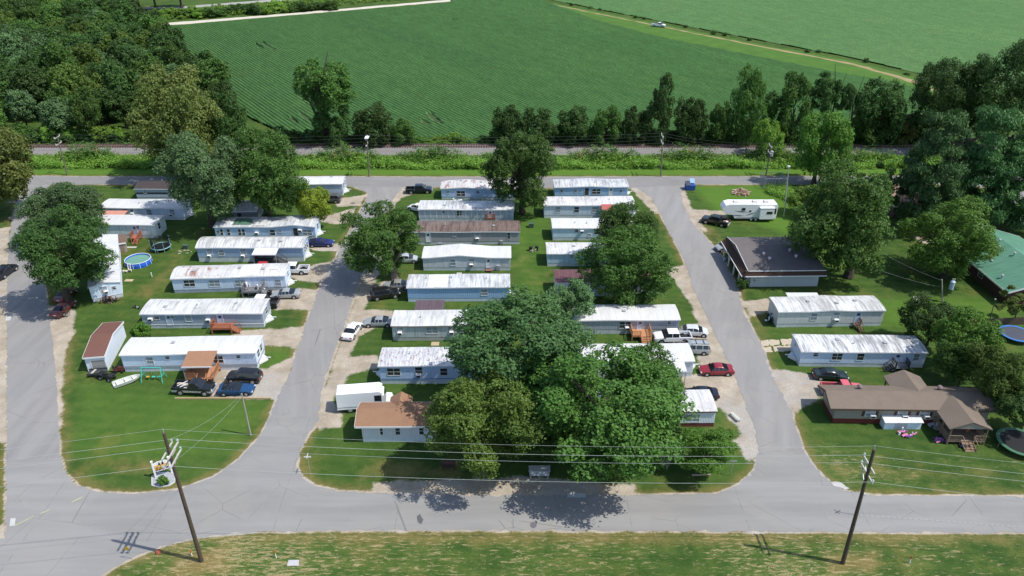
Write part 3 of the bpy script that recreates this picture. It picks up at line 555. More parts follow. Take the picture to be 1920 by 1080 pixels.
home('white mobile home with maroon trim and shuttered window, at the edge of the foreground trees', (1120, 802), (1338, 800), (1342.5, 774), siding('w_c8', (.60, .62, .63), .15), RRUST3, plain('maroon_skirting', (.13, .04, .035), .8, .2, 0, .3, 3), wins=[('B', 1298, 784), ], seed=25, group=MH, band=(2.28, 2.5, plain('maroon_trim', (.10, .035, .035), .6)), trim=plain('maroon_trim', (.10, .035, .035), .6))
# right column
home('beige mobile home with a pale humped roof and wooden steps', (1455, 614), (1651, 611), (1455.5, 585), siding('w_d3', (.55, .54, .48), .3, False, .12), RW3, wins=[('W', 1526, 594), ('W', 1568, 592), ('a', 1567, 599), ('D', 1608, 597)], bumps=[(.5, .22, .25)], seed=26, group=MH)
home('pale blue white mobile home with a dark streaked white roof and metal steps', (1497, 687), (1729.5, 689.5), (1501, 659), siding('w_d4', (.52, .59, .68), .15), RGREY2, wins=[('s', 1530, 663, 1.2), ('b', 1570, 667, .8), ('w', 1614, 667), ('D', 1683, 671), ('W', 1719, 666, .8)], le=[('s', .6, 2.1)], hitch='L', seed=27, group=MH)
# ---------------------------------------------------------------- other buildings
def gable_house(name, label, cat, fl, fr, D, H, rise, wall, roofm, over=.45, ends=.4, skh=.0, skirt=None, trim=TRIM, ridge_v=.5, fascia=None, thick=.12):
    P0, P1 = (G(*fl) if not isinstance(fl, Vector) else fl), (G(*fr) if not isinstance(fr, Vector) else fr); L = (P1 - P0).length; a = math.atan2(P1.y - P0.y, P1.x - P0.x)
    t = thing(name, label, cat, P0, a); dm = D * ridge_v
    b = MB(); b.prism([(0, 0, skh), (0, 0, H), (0, dm, H + rise), (0, D, H), (0, D, skh)][::-1], (L, 0, 0)); b.build('wall', wall, t)
    if skh: MB().box(.03, L - .03, .03, D - .03, 0, skh).build('skirting', skirt, t)
    k1 = rise / dm; k2 = rise / (D - dm)
    pts = [(-ends, -over, H - k1 * over), (-ends, dm, H + rise), (-ends, D + over, H - k2 * over)]
    rf = MB().prism([(x, y, z + .03) for x, y, z in pts] + [(x, y, z + .03 + thick) for x, y, z in pts[::-1]], (L + 2 * ends, 0, 0)).build('roof', roofm, t)
    tb = MB()
    tb.box(-ends, L + ends, -over - .04, -over - .005, H - k1 * over - .12, H - k1 * over + .14); tb.box(-ends, L + ends, D + over + .005, D + over + .04, H - k2 * over - .12, H - k2 * over + .14)
    for x in (-ends - .035, L + ends + .003):
        for (p, q) in (((-over), dm), (dm, D + over)):
            z0 = H - k1 * over if p < dm else H + rise; z1 = H + rise if p < dm else H - k2 * over
            tb.prism([(x, p, z0 - .14), (x, q, z1 - .14), (x, q, z1 + .17), (x, p, z0 + .17)], (.03, 0, 0))
    tb.build('eave_trim', trim, t)
    t['L'] = L; t['D'] = D; t['H'] = H
    return t
def pix_local(t, x, y, z):
    p = G(x, y, z) - t.location; a = t.rotation_euler[2]
    return p.x * math.cos(a) + p.y * math.sin(a), -p.x * math.sin(a) + p.y * math.cos(a)
I4 = Matrix.Identity(4)
def MLe(D): return Matrix(((0, 1, 0, 0), (-1, 0, 0, D), (0, 0, 1, 0), (0, 0, 0, 1)))
# terracotta roofed house
TERRA = shingle('terracotta_shingle', (.22, .115, .068), (.38, .235, .15))
th = gable_house('house', 'tan sided house with a terracotta shingle roof beside the white step van', 'house', (681, 829), (832, 828), 4.1, 2.75, .75, siding('w_b8', (.50, .50, .49), .1, False, .3), TERRA, .35, .75, .75, plain('sk_b8', (.50, .57, .62), .7))
for x, k in ((715, .35), (745.5, .55), (790, .55)):
    lx, _ = pix_local(th, x, 812, 1.6); framed(th, I4, lx, 1.75, k, 1.15, GLASS)
MB().cyl((9.4, 2.9, 3.1), (9.4, 2.9, 3.9), .22, .22, 10).cyl((9.4, 2.9, 3.9), (9.4, 2.9, 4.05), .3, .18, 10).build('vent_pipe', BLACK, th)
lx, ly = pix_local(th, 751, 741, 3.6)
MB().prism([(lx - 1.45, 2.1, 2.62), (lx, 2.1, 3.50), (lx + 1.45, 2.1, 2.62), (lx + 1.4, 2.1, 2.5), (lx - 1.4, 2.1, 2.5)], (0, 3.6, 0)).build('porch_gable', TERRA, th)
# brown ranch with two gabled porches
RB = shingle('brown_ranch_shingle', (.135, .108, .086), (.27, .215, .17))
rb = gable_house('house', 'long brown house with a brown shingle roof, gabled porches and a red skirting', 'house', (1560, 793), (1846, 797), 4.1, 2.7, .80, siding('w_d5', (.23, .20, .165), .2, False, .3), RB, .45, .85, .75, plain('dark_red_skirting', (.12, .028, .022), .8, .2, 0, .3, 4), plain('brown_trim', (.10, .07, .05), .7))
for x in (1634, 1694, 1735):
    lx, _ = pix_local(rb, x, 778, 1.7); f = framed(rb, I4, lx, 1.75, 1.15, 1.05, PALEGLASS)
    for s in (-1, 1): MB().box(lx + s * .86 - .16, lx + s * .86 + .16, -.04, -.003, 1.2, 2.3).build('shutter', plain('shutter_maroon', (.085, .035, .03), .7), rb)
    o = MB().box(lx - .05, lx + .62, -.5, -.06, 1.2, 1.6).build('air_conditioner', ACM, rb); MB().box(lx, lx + .57, -.515, -.503, 1.25, 1.52).build('grille', BLACK, o)
framed(rb, MLe(4.1), 2.2, 1.9, .9, 1.0, PALEGLASS)
for x, y in ((1618, 731), (1768, 731)):
    lx, ly = pix_local(rb, x, y, 3.8); z = 3.1; MB().cyl((lx, 3.0, z), (lx, 3.0, z + .6), .24, .3, 12).cyl((lx, 3.0, z + .6), (lx, 3.0, z + .8), .36, .2, 12).build('roof_turbine', plain('vent_maroon', (.20, .15, .15), .5), rb)
def porch_roof(t, x0, x1, y0, y1, H, rise, mat, tm):
    xm = (x0 + x1) / 2; k = rise / (xm - x0); o = .35
    pts = [(x0 - o, y0, H - k * o), (xm, y0, H + rise), (x1 + o, y0, H - k * o)]
    MB().prism(pts + [(x, y, z + .14) for x, y, z in pts[::-1]], (0, y1 - y0, 0)).build('porch_roof', mat, t)
    ye = y0 if abs(y0) < 99 and y0 < 0 else y1 - .1
    MB().prism([(x0 + .05, ye + .08, H - .02), (x1 - .05, ye + .08, H - .02), (xm, ye + .08, H + rise - .06)], (0, .06, 0)).build('porch_gable', tm, t)
    return xm
ax, ay = pix_local(rb, 1825, 792, 3.55)
porch_roof(rb, ax - 2.25, ax + 2.25, -4.0, 2.0, 2.55, .93, RB, siding('w_d5', (.23, .20, .165)))
pb = MB()
for px in (ax - 2.2, ax + 2.2):
    for py in (-3.8, -1.9): pb.box(px - .07, px + .07, py - .07, py + .07, .0, 2.5)
pb.build('porch_post', WOOD, rb)
MB().box(ax - 2.3, ax + 2.3, -3.9, -.03, .45, .6).build('porch_floor', WOOD, rb)
sb = MB()
for i in range(4): sb.box(ax - .55, ax + .75, -4.25 - i * .3, -3.93 - i * .3, .36 - i * .13, .44 - i * .13)
for x in (ax - .6, ax + .76): sb.beam((x, -3.95, .5), (x, -5.2, .05), .06, .2); sb.beam((x, -3.9, 1.35), (x, -5.1, .95), .06, .08); sb.box(x - .04, x + .04, -5.15, -5.07, 0, 1.0)
sb.build('porch_steps', plain('porch_step_wood', (.24, .16, .11), .8, .2, 0, .3, 3), rb)
PORCH_SEG = [((ax - 2.25, -3.85), (ax - .7, -3.85)), ((ax + .9, -3.85), (ax + 2.25, -3.85)), ((ax - 2.25, -3.8), (ax - 2.25, -.1)), ((ax + 2.25, -3.8), (ax + 2.25, -.1))]
bx, by = pix_local(rb, 1697, 698, 3.55)
porch_roof(rb, bx - 2.1, bx + 2.1, 2.1, 6.9, 2.55, .93, RB, siding('w_d5', (.23, .20, .165)))
pb = MB()
for px in (bx - 2.0, bx + 2.0): pb.box(px - .07, px + .07, 6.6, 6.74, 0, 2.4)
pb.build('porch_post', WOOD, rb); MB().box(bx - 2.1, bx + 2.1, 4.13, 6.8, .4, .55).build('porch_floor', WOOD, rb)
# office with brown mansard band
OFF = shingle('office_shingle', (.115, .100, .098), (.20, .178, .172))
t = thing('office_building', 'low office with a grey brown shingle roof and a dark brown band under its eaves', 'office', G(1405, 538), math.atan2((G(1532, 536.5) - G(1405, 538)).y, (G(1532, 536.5) - G(1405, 538)).x))
L = (G(1532, 536.5) - G(1405, 538)).length; D = 11.6; H = 2.55
MB().box(0, L, 0, D, 0, H).build('wall', siding('w_d2', (.52, .52, .49), .12, False, .25), t)
MB().prism([(-.9, -.75, H + .85), (-.9, D * .62, H + 1.75), (-.9, D + .6, H + .85), (-.9, D + .6, H + .6), (-.9, -.75, H + .6)][::-1], (L + 1.4, 0, 0)).build('roof', OFF, t)
mb = MB(); BRM = shingle('mansard_brown', (.055, .032, .024), (.10, .062, .048))
mb.prism([(-1.3, -1.0, H - .02), (-1.3, -.78, H + .84), (-1.3, -.3, H + .84), (-1.3, -.3, H - .02)][::-1], (L + 2.0, 0, 0))
mb.prism([(-1.9, D + .6, H - .02), (-.92, D + .6, H + .9), (-.7, D + .6, H + .9), (-.7, D + .6, H - .02)], (0, -D - 1.5, 0))
mb.build('mansard', BRM, t)
eb = MB(); eb.box(-1.35, L + .75, -1.08, -1.01, H - .1, H + .05); eb.box(-1.98, -1.9, -1.05, D + .65, H - .1, H + .05); eb.box(-.95, L + .55, -.86, -.79, H + .84, H + .95); eb.prism([(-.98, -.80, H + .84), (-.98, D * .62, H + 1.74), (-.98, D + .6, H + .84), (-.98, D + .6, H + .95), (-.98, D * .62, H + 1.85), (-.98, -.8, H + .95)], (.06, 0, 0))
eb.build('eave_trim', TRIM, t)
for x, y in ((.26, .34), (.31, .22), (.68, .44), (.72, .28)):
    zz = H + .85 + .9 * y / .62; q = thing; MB().cyl((x * L, y * D, zz), (x * L, y * D, zz + .35), .16, .2, 10).cyl((x * L, y * D, zz + .35), (x * L, y * D, zz + .55), .3, .2, 10).build('roof_turbine', plain('vent_pink', (.55, .45, .45), .5), t)
cb = MB()
for y in (1.2, 4.2, 7.4, 10.6): cb.box(-1.7, -1.5, y, y + .2, 0, H - .02)
cb.build('porch_post', TRIM, t)
framed(t, MLe(D), 6, 1.4, 1.6, 1.2, GLASS); framed(t, MLe(D), 2.4, 1.4, 1.6, 1.2, GLASS); framed(t, MLe(D), 9.3, 1.1, .95, 2.0, DOORD, 'door')
# brown roofed garage shed on the left
gs = gable_house('garage_shed', 'white metal garage with a red brown roof and a grey roller door', 'garage', (166, 697.5), (203.5, 694.5), 8.9, 2.45, .75, siding('w_shed', (.62, .64, .66), .1), shingle('redbrown_shingle', (.13, .062, .048), (.21, .11, .085)), .18, .12)
MB().box(.75, 2.55, -.045, -.0, .02, 1.85).build('roller_door', roofmat('roller_grey', (.30, .29, .27), rib=.3, ribamt=.4), gs)
fb = MB(); fb.box(.62, .75, -.05, .0, 0, 1.98).box(2.55, 2.68, -.05, 0, 0, 1.98).box(.75, 2.55, -.05, 0, 1.85, 1.98); fb.build('door_frame', TRIM, gs)
MB().box(1.58, 1.72, -.14, -.0, 2.3, 2.5).build('wall_lamp', BLACK, gs)
# green roofed building, set at an angle on the right
GRN = roofmat('roof_green_metal', (.095, .225, .150), (.065, .16, .11), .5, 0, .45, .12)
a0, a1 = G(1893, 545, 2.6), G(1822, 487, 2.6); a0.z = a1.z = 0
d_ = (a1 - a0).normalized(); n_ = Vector((-d_.y, d_.x, 0)); 
gh = gable_house('house', 'dark brick building with a green metal roof, set at an angle by the right edge', 'building', a0 + d_ * 19.0, a0, 13.4, 2.6, 2.0, plain('dark_brick', (.075, .042, .036), .85, .15, 0, .35, 4), GRN, .6, .5)
for i, (x, y) in enumerate(((1870, 463), (1871, 470), (1898, 487), (1860, 487), (1880, 515), (1858, 468))):
    lx, ly = pix_local(gh, x, y, 3.6); zz = 2.6 + 2.0 * (1 - abs(2 * ly / 13.4 - 1)) ; hh = .3 if i % 2 else .75
    MB().cyl((lx, ly, zz - .1), (lx, ly, zz + hh), .10, .1, 8).cyl((lx, ly, zz + hh), (lx, ly, zz + hh + .12), .26, .12, 8).build('vent_pipe', GREYMETAL, gh)
for k in (3, 7.2, 11.5): framed(gh, I4, k, 1.5, 1.2, 1.0, GLASS)
# houses half hidden on the right
h1 = gable_house('house', 'small house with a tan roof and dark gable, glimpsed behind the dark right oak', 'house', (1608, 392), (1640, 390), 8, 2.7, 1.6, plain('dark_wall', (.07, .06, .09), .8), shingle('tan_shingle', (.28, .19, .13), (.38, .28, .2)))
h2 = gable_house('house', 'house with a pinkish tan roof under the pines', 'house', (1672, 408), (1748, 404), 9, 2.7, 1.7, plain('brown_wall', (.11, .07, .06), .8), shingle('pink_shingle', (.25, .16, .12), (.36, .25, .2)))
for hh in (h1, h2): framed(hh, I4, hh['L'] * .3, 1.5, 1.2, 1.0, GLASS); framed(hh, I4, hh['L'] * .6, 1.1, .9, 1.9, DOORD, 'door')
# small sheds
s1 = gable_house('storage_shed', 'small storage shed with a pale and a brown roof slope beside the shuttered mobile home', 'shed', (222, 475), (239, 472), 3.4, 1.9, .7, plain('shed_wall', (.30, .27, .24), .8), plain('shed_roof_pale', (.40, .44, .5), .6), .15, .1)
MB().prism([(-.11, -.16, 1.98), (2.0, -.16, 1.98), (2.0, 1.68, 2.78), (-.11, 1.68, 2.78)], (0, 0, .05)).build('roof_slope', shingle('shed_brown', (.13, .085, .065), (.2, .14, .11)), s1); MB().box(.5, 1.2, -.04, -.005, .05, 1.6).build('door', WOOD, s1)
s2 = gable_house('storage_shed', 'grey gable ended shed in the dark under the big left trees', 'shed', (440, 417), (484, 416), 5, 2.4, 1.0, plain('shed_grey', (.25, .26, .27), .8), RGREY, .15, .15); framed(s2, I4, 1.2, 1.1, .9, 1.9, DOORD, 'door')
def lean_shed(label, fl, fr, D, H, wall, roofm):
    P0, P1 = G(*fl), G(*fr); L = (P1 - P0).length; t = thing('storage_shed', label, 'shed', P0, math.atan2((P1 - P0).y, (P1 - P0).x))
    MB().prism([(0, 0, 0), (0, 0, H), (0, D, H + .35), (0, D, 0)][::-1], (L, 0, 0)).build('wall', wall, t)
    MB().prism([(-.12, -.2, H - .0), (-.12, D + .15, H + .42), (-.12, D + .15, H + .48), (-.12, -.2, H + .06)][::-1], (L + .24, 0, 0)).build('roof', roofm, t)
    MB().box(L * .28, L * .62, -.03, -.0, .05, H - .12).build('door', plain('shed_door_grey', (.42, .46, .48), .6), t)
    return t
lean_shed('low white metal shed standing in front of the brown house', (1656, 805), (1725, 805), 1.9, 1.15, siding('w_lean', (.60, .66, .70), .1, False, .12), RW1)
# awnings and carports on posts
def awning(name, label, cat, fl, fr, dep, z, mat, drop=.0, posts=True, group=None, back=True):
    P0, P1 = G(fl[0], fl[1], z), G(fr[0], fr[1], z); L = (P1 - P0).length; t = thing(name, label, cat, (P0.x, P0.y, 0), math.atan2((P1 - P0).y, (P1 - P0).x), group)
    MB().prism([(0, 0, z), (0, dep, z + drop), (0, dep, z + drop + .09), (0, 0, z + .09)][::-1], (L, 0, 0)).build('roof', mat, t)
    MB().box(-.02, L + .02, -.05, -.005, z - .1, z + .1).build('edge_trim', TRIM, t)
    for x in (.12, L - .12):
        for y in ((.12, dep - .12) if back else (.12,)): MB().box(x - .04, x + .04, y - .04, y + .04, 0, z + .001 + drop * y / dep).build('post', GREYMETAL, t)
    return t
awning('awning', 'white flat awning over the porch of the slate blue mobile home', 'awning', (472, 478), (517, 478), 2.5, 2.45, RW0, .25)
awning('awning', 'white flat carport roof standing behind the beige mobile home', 'awning', (1482, 566), (1542, 566), 2.6, 2.4, RW1, .1)
awning('awning', 'purple brown ribbed metal carport roof behind the brown streaked mobile home', 'carport', (776, 587), (831, 587), 3.6, 2.2, roofmat('roof_plum', (.115, .085, .095), (.08, .05, .06), .4, 0, .3, .35), .12)
awning('awning', 'salmon red porch roof on the left front of a white roofed mobile home', 'awning', (183, 406), (231, 406), 2.2, 2.2, plain('salmon_roof', (.50, .23, .17), .6), .2)
awning('awning', 'small red awning at the door of the long pale mobile home', 'awning', (1129, 395), (1153, 395), 2.4, 2.5, plain('red_awning_roof', (.36, .10, .08), .6), .25)
awning('awning', 'small white awning at the right end of the mobile home behind the foreground trees', 'awning', (1255, 697), (1288, 697), 2.0, 2.35, RW1, .15)
# tan porch on the brightest roofed home
pt = awning('porch', 'red wood porch with a tan shingle roof in front of the brightest white roof', 'porch', (340, 689), (396, 688), 3.1, 2.75, shingle('tan_porch_shingle', (.26, .13, .075), (.40, .24, .155)), .5)
def rails(t, segs, h0, h, mat, name='railing', gap=.16, wd=.05):
    for (x0, y0), (x1, y1) in segs:
        b = MB(); n = max(1, int(math.hypot(x1 - x0, y1 - y0) / gap))
        b.beam((x0, y0, h0 + h), (x1, y1, h0 + h), .09, .05); b.beam((x0, y0, h0 + .12), (x1, y1, h0 + .12), .05, .05)
        for i in range(n + 1):
            x = x0 + (x1 - x0) * i / n; y = y0 + (y1 - y0) * i / n; ww = .045 if i in (0, n) else wd / 2
            b.box(x - ww, x + ww, y - ww, y + ww, h0 if i not in (0, n) else 0, h0 + h - .02)
        b.build(name, mat, t)
def stairs(t, x0, x1, y0, n, h, mat, ax='y', s=-1, name='steps', rail=True):
    b = MB()
    for i in range(n):
        z = h * (1 - (i + 1) / (n + 1)); c = i * .28
        if ax == 'y': b.box(x0, x1, min(y0 + s * c, y0 + s * (c + .3)), max(y0 + s * c, y0 + s * (c + .3)), z - .06, z)
        else: b.box(min(y0 + s * c, y0 + s * (c + .3)), max(y0 + s * c, y0 + s * (c + .3)), x0, x1, z - .06, z)
    e = s * n * .3
    for q in (x0, x1):
        A, B = ((q, y0, h - .1), (q, y0 + e, .05)) if ax == 'y' else ((y0, q, h - .1), (y0 + e, q, .05))
        b.beam(A, B, .06, .2)
        if rail: b.beam((A[0], A[1], h + .9), (B[0], B[1], .95), .06, .07); b.beam((B[0], B[1], 0), (B[0], B[1], .98), .07, .07)
    return b.build(name, mat, t)
W_ = pt.children
pL = (G(396, 688, 2.75) - G(340, 689, 2.75)).length
MB().box(.05, pL - .05, .1, 3.0, .6, .75).build('floor', ORANGEWOOD, pt); rails(pt, [((.1, .15), (1.5, .15)), ((pL - .1, .15), (pL - .1, 2.9)), ((.1, .15), (.1, 2.9))], .75, .95, ORANGEWOOD)
rails(rb, PORCH_SEG, .6, .8, WOOD, 'porch_railing')
stairs(pt, 1.9, 3.1, .1, 4, .75, ORANGEWOOD)
def deck(label, fl, fr, dep, h, mat, seg='FLR', st=None, floor=None, name='deck'):
    P0, P1 = G(*fl), G(*fr); L = (P1 - P0).length; t = thing(name, label, 'deck', P0, math.atan2((P1 - P0).y, (P1 - P0).x))
    MB().box(0, L, 0, dep, h - .12, h).build('floor', floor or mat, t)
    pb = MB()
    for x in (.08, L - .08):
        for y in (.08, dep - .08): pb.box(x - .06, x + .06, y - .06, y + .06, 0, h - .12)
    pb.build('post', mat, t)
    sg = []
    if 'F' in seg: sg.append(((0, .04), (L, .04)))
    if 'L' in seg: sg.append(((.04, 0), (.04, dep)))
    if 'R' in seg: sg.append(((L - .04, 0), (L - .04, dep)))
    if 'f' in seg: sg.append(((0, .04), (L * .45, .04)))
    rails(t, sg, h, .95, mat)
    if st == 'R': stairs(t, .05, 1.15, L, 4, h, mat, 'x', 1)
    elif st == 'F': stairs(t, L * .5, L * .95, 0, 4, h, mat, 'y', -1)
    elif st == 'L': stairs(t, dep * .1, dep * .6, 0, 4, h, mat, 'x', -1)
    return t
deck('red wood deck with steps at its right on the grey sided mobile home', (398, 627), (435, 626.5), 2.3, .9, REDWOOD, 'FL', 'R')
deck('weathered grey deck cluttered with white things on the rusty roofed mobile home', (455, 558), (492, 557), 2.3, .95, plain('grey_deck_wood', (.20, .20, .21), .8, .2, 0, .3, 3), 'FLR', 'R')
deck('orange wood deck between the white pickup and the grey panelled mobile home', (1184, 640), (1220, 640), 2.3, .85, ORANGEWOOD, 'fLR', 'F')
deck('dark rail porch under the white awning of the slate blue mobile home', (480, 497), (523, 497), 2.0, .8, plain('dark_deck', (.08, .08, .085), .7, .2, 0, .3), 'FL', 'R')
deck('black railed porch at the white end of the home behind the spreading tree', (1196, 570), (1216, 569), 2.2, .8, plain('dark_deck', (.08, .08, .085), .7), 'FLR')
deck('red wooden steps and landing on the pale green white mobile home', (246, 454), (262, 454), 1.5, .8, REDWOOD, 'LR', 'F')
deck('red landing with rails at the white door of the batten panelled mobile home', (911, 417), (928, 417), 1.3, .8, REDWOOD, 'FLR')
deck('brick red landing under the small red awning', (1131, 411), (1154, 411), 1.9, .8, REDWOOD, 'FLR')
deck('narrow brown steps at the pale blue door of the beige mobile home', (1600, 617), (1612, 617), 1.1, .7, plain('brown_step_wood', (.14, .08, .06), .8), 'R', 'F')
deck('black metal steps and landing on the streaked white roofed mobile home', (1676, 699), (1702, 699), 1.5, .85, plain('dark_steel', (.05, .055, .06), .5), 'FLR', 'L', floor=plain('pale_landing', (.42, .44, .46), .6))
deck('low brown steps at the door of the home with a gabled white roof', (911, 511), (922, 511), .7, .35, plain('brick_step', (.22, .10, .07), .8), '', None)
# ---------------------------------------------------------------- vehicles (x forward, origin on the ground under the middle)
# profile rows: (fraction from the nose, height of the body side, height of the top); the cabin is where top > side
CARS = {
 'sedan': dict(L=4.75, W=1.82, p=[(0, .42, .52), (.02, .55, .66), (.10, .70, .76), (.27, .86, .92), (.42, .93, 1.40), (.50, .94, 1.45), (.64, .95, 1.42), (.82, .97, 1.02), (.95, .95, .98), (.985, .80, .84), (1, .50, .60)], c=(.27, .42, .64, .82)),
 'coupe': dict(L=4.85, W=1.90, p=[(0, .42, .52), (.02, .58, .68), (.12, .74, .80), (.33, .88, .94), (.47, .94, 1.33), (.54, .95, 1.37), (.66, .97, 1.33), (.86, 1.0, 1.04), (.96, .97, 1.0), (.985, .82, .86), (1, .50, .60)], c=(.33, .47, .66, .86)),
 'suv': dict(L=4.85, W=1.92, p=[(0, .50, .66), (.02, .74, .88), (.08, .92, 1.0), (.25, 1.03, 1.08), (.36, 1.08, 1.68), (.45, 1.08, 1.77), (.90, 1.10, 1.74), (.985, 1.08, 1.12), (1, .55, .70)], c=(.25, .36, .90, .985)),
 'van': dict(L=5.0, W=1.98, p=[(0, .50, .62), (.02, .68, .80), (.06, .84, .92), (.18, 1.0, 1.05), (.37, 1.04, 1.66), (.46, 1.05, 1.76), (.92, 1.06, 1.72), (.985, 1.04, 1.08), (1, .5, .62)], c=(.18, .37, .92, .985)),
 'hatch': dict(L=4.1, W=1.72, p=[(0, .44, .56), (.02, .60, .72), (.08, .76, .84), (.22, .92, .97), (.40, .98, 1.46), (.50, .99, 1.52), (.80, 1.02, 1.46), (.95, 1.0, 1.04), (.985, .85, .9), (1, .50, .62)], c=(.22, .40, .80, .95)),
}
def car(kind, label, cat, px, heading, body, roofcol=None, name=None, rack=False, rimm=CHROME, lower=None, shift=True, group=None, plated=True):
    """px = picture point where the side (or end) nearest the camera meets the ground"""
    k = CARS[kind]; L, W = k['L'], k['W']; h = R(heading); P = G(*px)
    if shift: P = P + Vector((0, (abs(math.sin(h)) * L + abs(math.cos(h)) * W) / 2 * .92, 0))
    t = thing(name or {'sedan': 'sedan_car', 'coupe': 'coupe_car', 'suv': 'suv_car', 'van': 'minivan', 'hatch': 'hatchback_car'}[kind], label, cat, P, h, group)
    c0, c1, c2, c3 = k['c']; pp = k['p']
    def at(f):
        if f in (0, 1) or f < .02: return raw(f)
        ws_ = [raw(min(1, max(0, f + d))) for d in (-.022, -.011, 0, .011, .022)]; return tuple(sum(q[i] for q in ws_) / 5 for i in (0, 1))
    def raw(f):
        for a, b in zip(pp, pp[1:]):
            if a[0] <= f <= b[0]:
                q = (f - a[0]) / (b[0] - a[0] + 1e-9); return a[1] + (b[1] - a[1]) * q, a[2] + (b[2] - a[2]) * q
        return pp[-1][1:]
    mid = [c1 + (c2 - c1) * .46 - .008, c1 + (c2 - c1) * .46 + .008]
    if kind in ('suv', 'van'): mid = [c1 + (c2 - c1) * .34 - .008, c1 + (c2 - c1) * .34 + .008, c1 + (c2 - c1) * .70 - .008, c1 + (c2 - c1) * .70 + .008]
    fs = sorted(set([0, .01, .03, .06, .10, .14, .19, c0, (c0 + c1) / 2, c1 - .012, c1, *mid, (c1 + c2) / 2, c2, c2 + .012, (c2 + c3) / 2, c3, .93, .96, .985, 1, c0 + (c1 - c0) * .8, c1 + .02, c1 + .05, c2 - .03, c2 + (c3 - c2) * .25, c2 + (c3 - c2) * .75] + [a[0] for a in pp]))
    body_b, gl = MB(), MB(); prev = None
    for f in fs:
        side, topz = at(f); x = L / 2 - f * L
        e = 1 - .16 * max(0, 1 - f / .10) ** 2 - .10 * max(0, 1 - (1 - f) / .08) ** 2; w_ = W / 2 * e
        cab = max(0, topz - side - .06); q = min(1, cab / .45); wr = w_ * (.93 - .22 * q)
        gnd = .24 + .16 * max(0, 1 - f / .04) + .14 * max(0, 1 - (1 - f) / .04)
        half = [(w_ * .86, gnd), (w_ * .97, gnd + .10), (w_, min(side - .02, .60)), (w_ * .985, side - .05), (w_ * .95, side), (wr, topz - .05 * q - .01), (wr * .86, topz), (wr * .4, topz + .018)]
        prev_ = prev; prev = (f, [(x, -y, z) for y, z in half] + [(x, y, z) for y, z in half[::-1]])
        if prev_:
            f0, r0 = prev_; r1 = prev[1]; n = len(r0); fm = (f0 + f) / 2
            for j in range(n - 1):
                s = j if j < 8 else n - 2 - j            # strip index from the sill up
                cabin = c0 < fm < c3
                pil = abs(fm - c1) < .008 or (c1 - .012 <= fm <= c1) or any(abs(fm - (mid[i] + mid[i + 1]) / 2) < .006 for i in range(0, len(mid), 2)) or (c2 <= fm <= c2 + .012)
                glass = cabin and ((s == 4 and not pil and c0 + .02 < fm < c3 - (.03 if kind in ('sedan', 'coupe') else .01)) or (s >= 5 and (fm < c1 - .012 or fm > c2 + .012)))
                (gl if glass else body_b).add([r0[j], r0[j + 1], r1[j + 1], r1[j]], [(0, 1, 2, 3)], 1 if (not glass and s >= 5 and cabin and c1 - .012 <= fm <= c2 + .012) else 0)
    r0 = None
    for f, sgn in ((0, 1), (1, -1)):
        side, topz = at(f); w_ = W / 2 * (.84 if f == 0 else .90); x = L / 2 - f * L
        body_b.add([(x, -w_ * .95, .34), (x, w_ * .95, .34), (x, w_ * .95, topz), (x, -w_ * .95, topz)], [(0, 1, 2, 3) if sgn > 0 else (3, 2, 1, 0)])
    body_b.build('body', [body, roofcol or body], t, False); gl.build('window', CARGLASS, t)
    fx, rx = L / 2 - .185 * L, -L / 2 + .20 * L
    bumper_wheels(t, fx, rx, W, .335 if kind not in ('suv',) else .38, rimm)
    for s in (-1, 1):
        MB().box(L / 2 - .34, L / 2 - .02, s * W * .36 - .16, s * W * .36 + .16, at(.03)[1] - .15, at(.03)[1] - .012).build('headlight', HEADL, t)
        MB().box(-L / 2 - .006, -L / 2 + .25, s * W * .37 - .15, s * W * .37 + .15, at(.975)[0] - .22, at(.975)[0] - .04).build('taillight', TAILL, t)
        MB().box(L / 2 - (c0 + .06) * L - .1, L / 2 - (c0 + .06) * L + .08, s * (W / 2 + .10) - .09, s * (W / 2 + .10) + .09, at(c0 + .06)[0] - .02, at(c0 + .06)[0] + .12).build('mirror', body, t)
    MB().box(L / 2 - .03, L / 2 + .012, -.5, .5, .40, .55).build('grille', BLACK, t)
    if plated: MB().box(-L / 2 - .02, -L / 2 + .01, -.16, .16, .62, .74).build('number_plate', TRIM, t)
    if rack:
        b = MB(); z = at(.6)[1] + .06
        for s in (-1, 1): b.box(-L * .42, L * .08, s * W * .31 - .025, s * W * .31 + .025, z - .03, z + .04)
        for q in (-.30, -.08): b.box(q * L - .03, q * L + .03, -W * .31, W * .31, z, z + .04)
        b.build('roof_rack', BLACK, t)
    return t
def bumper_wheels(t, fx, rx, W, r, rimm):
    for x in (fx, rx):
        for s in (-1, 1):
            arch = MB().cyl((x, s * (W / 2 - .10), r + .02), (x, s * (W / 2 + .004), r + .02), r + .075, r + .075, 16); arch.build('wheel_arch', BLACK, t)
            wl = MB().cyl((x, s * (W / 2 - .22), r), (x, s * (W / 2 + .018), r), r, r, 18).build('wheel', RUBBER, t)
            MB().cyl((x, s * (W / 2 - .05), r), (x, s * (W / 2 + .03), r), r * .66, r * .60, 12).build('rim', rimm, wl)
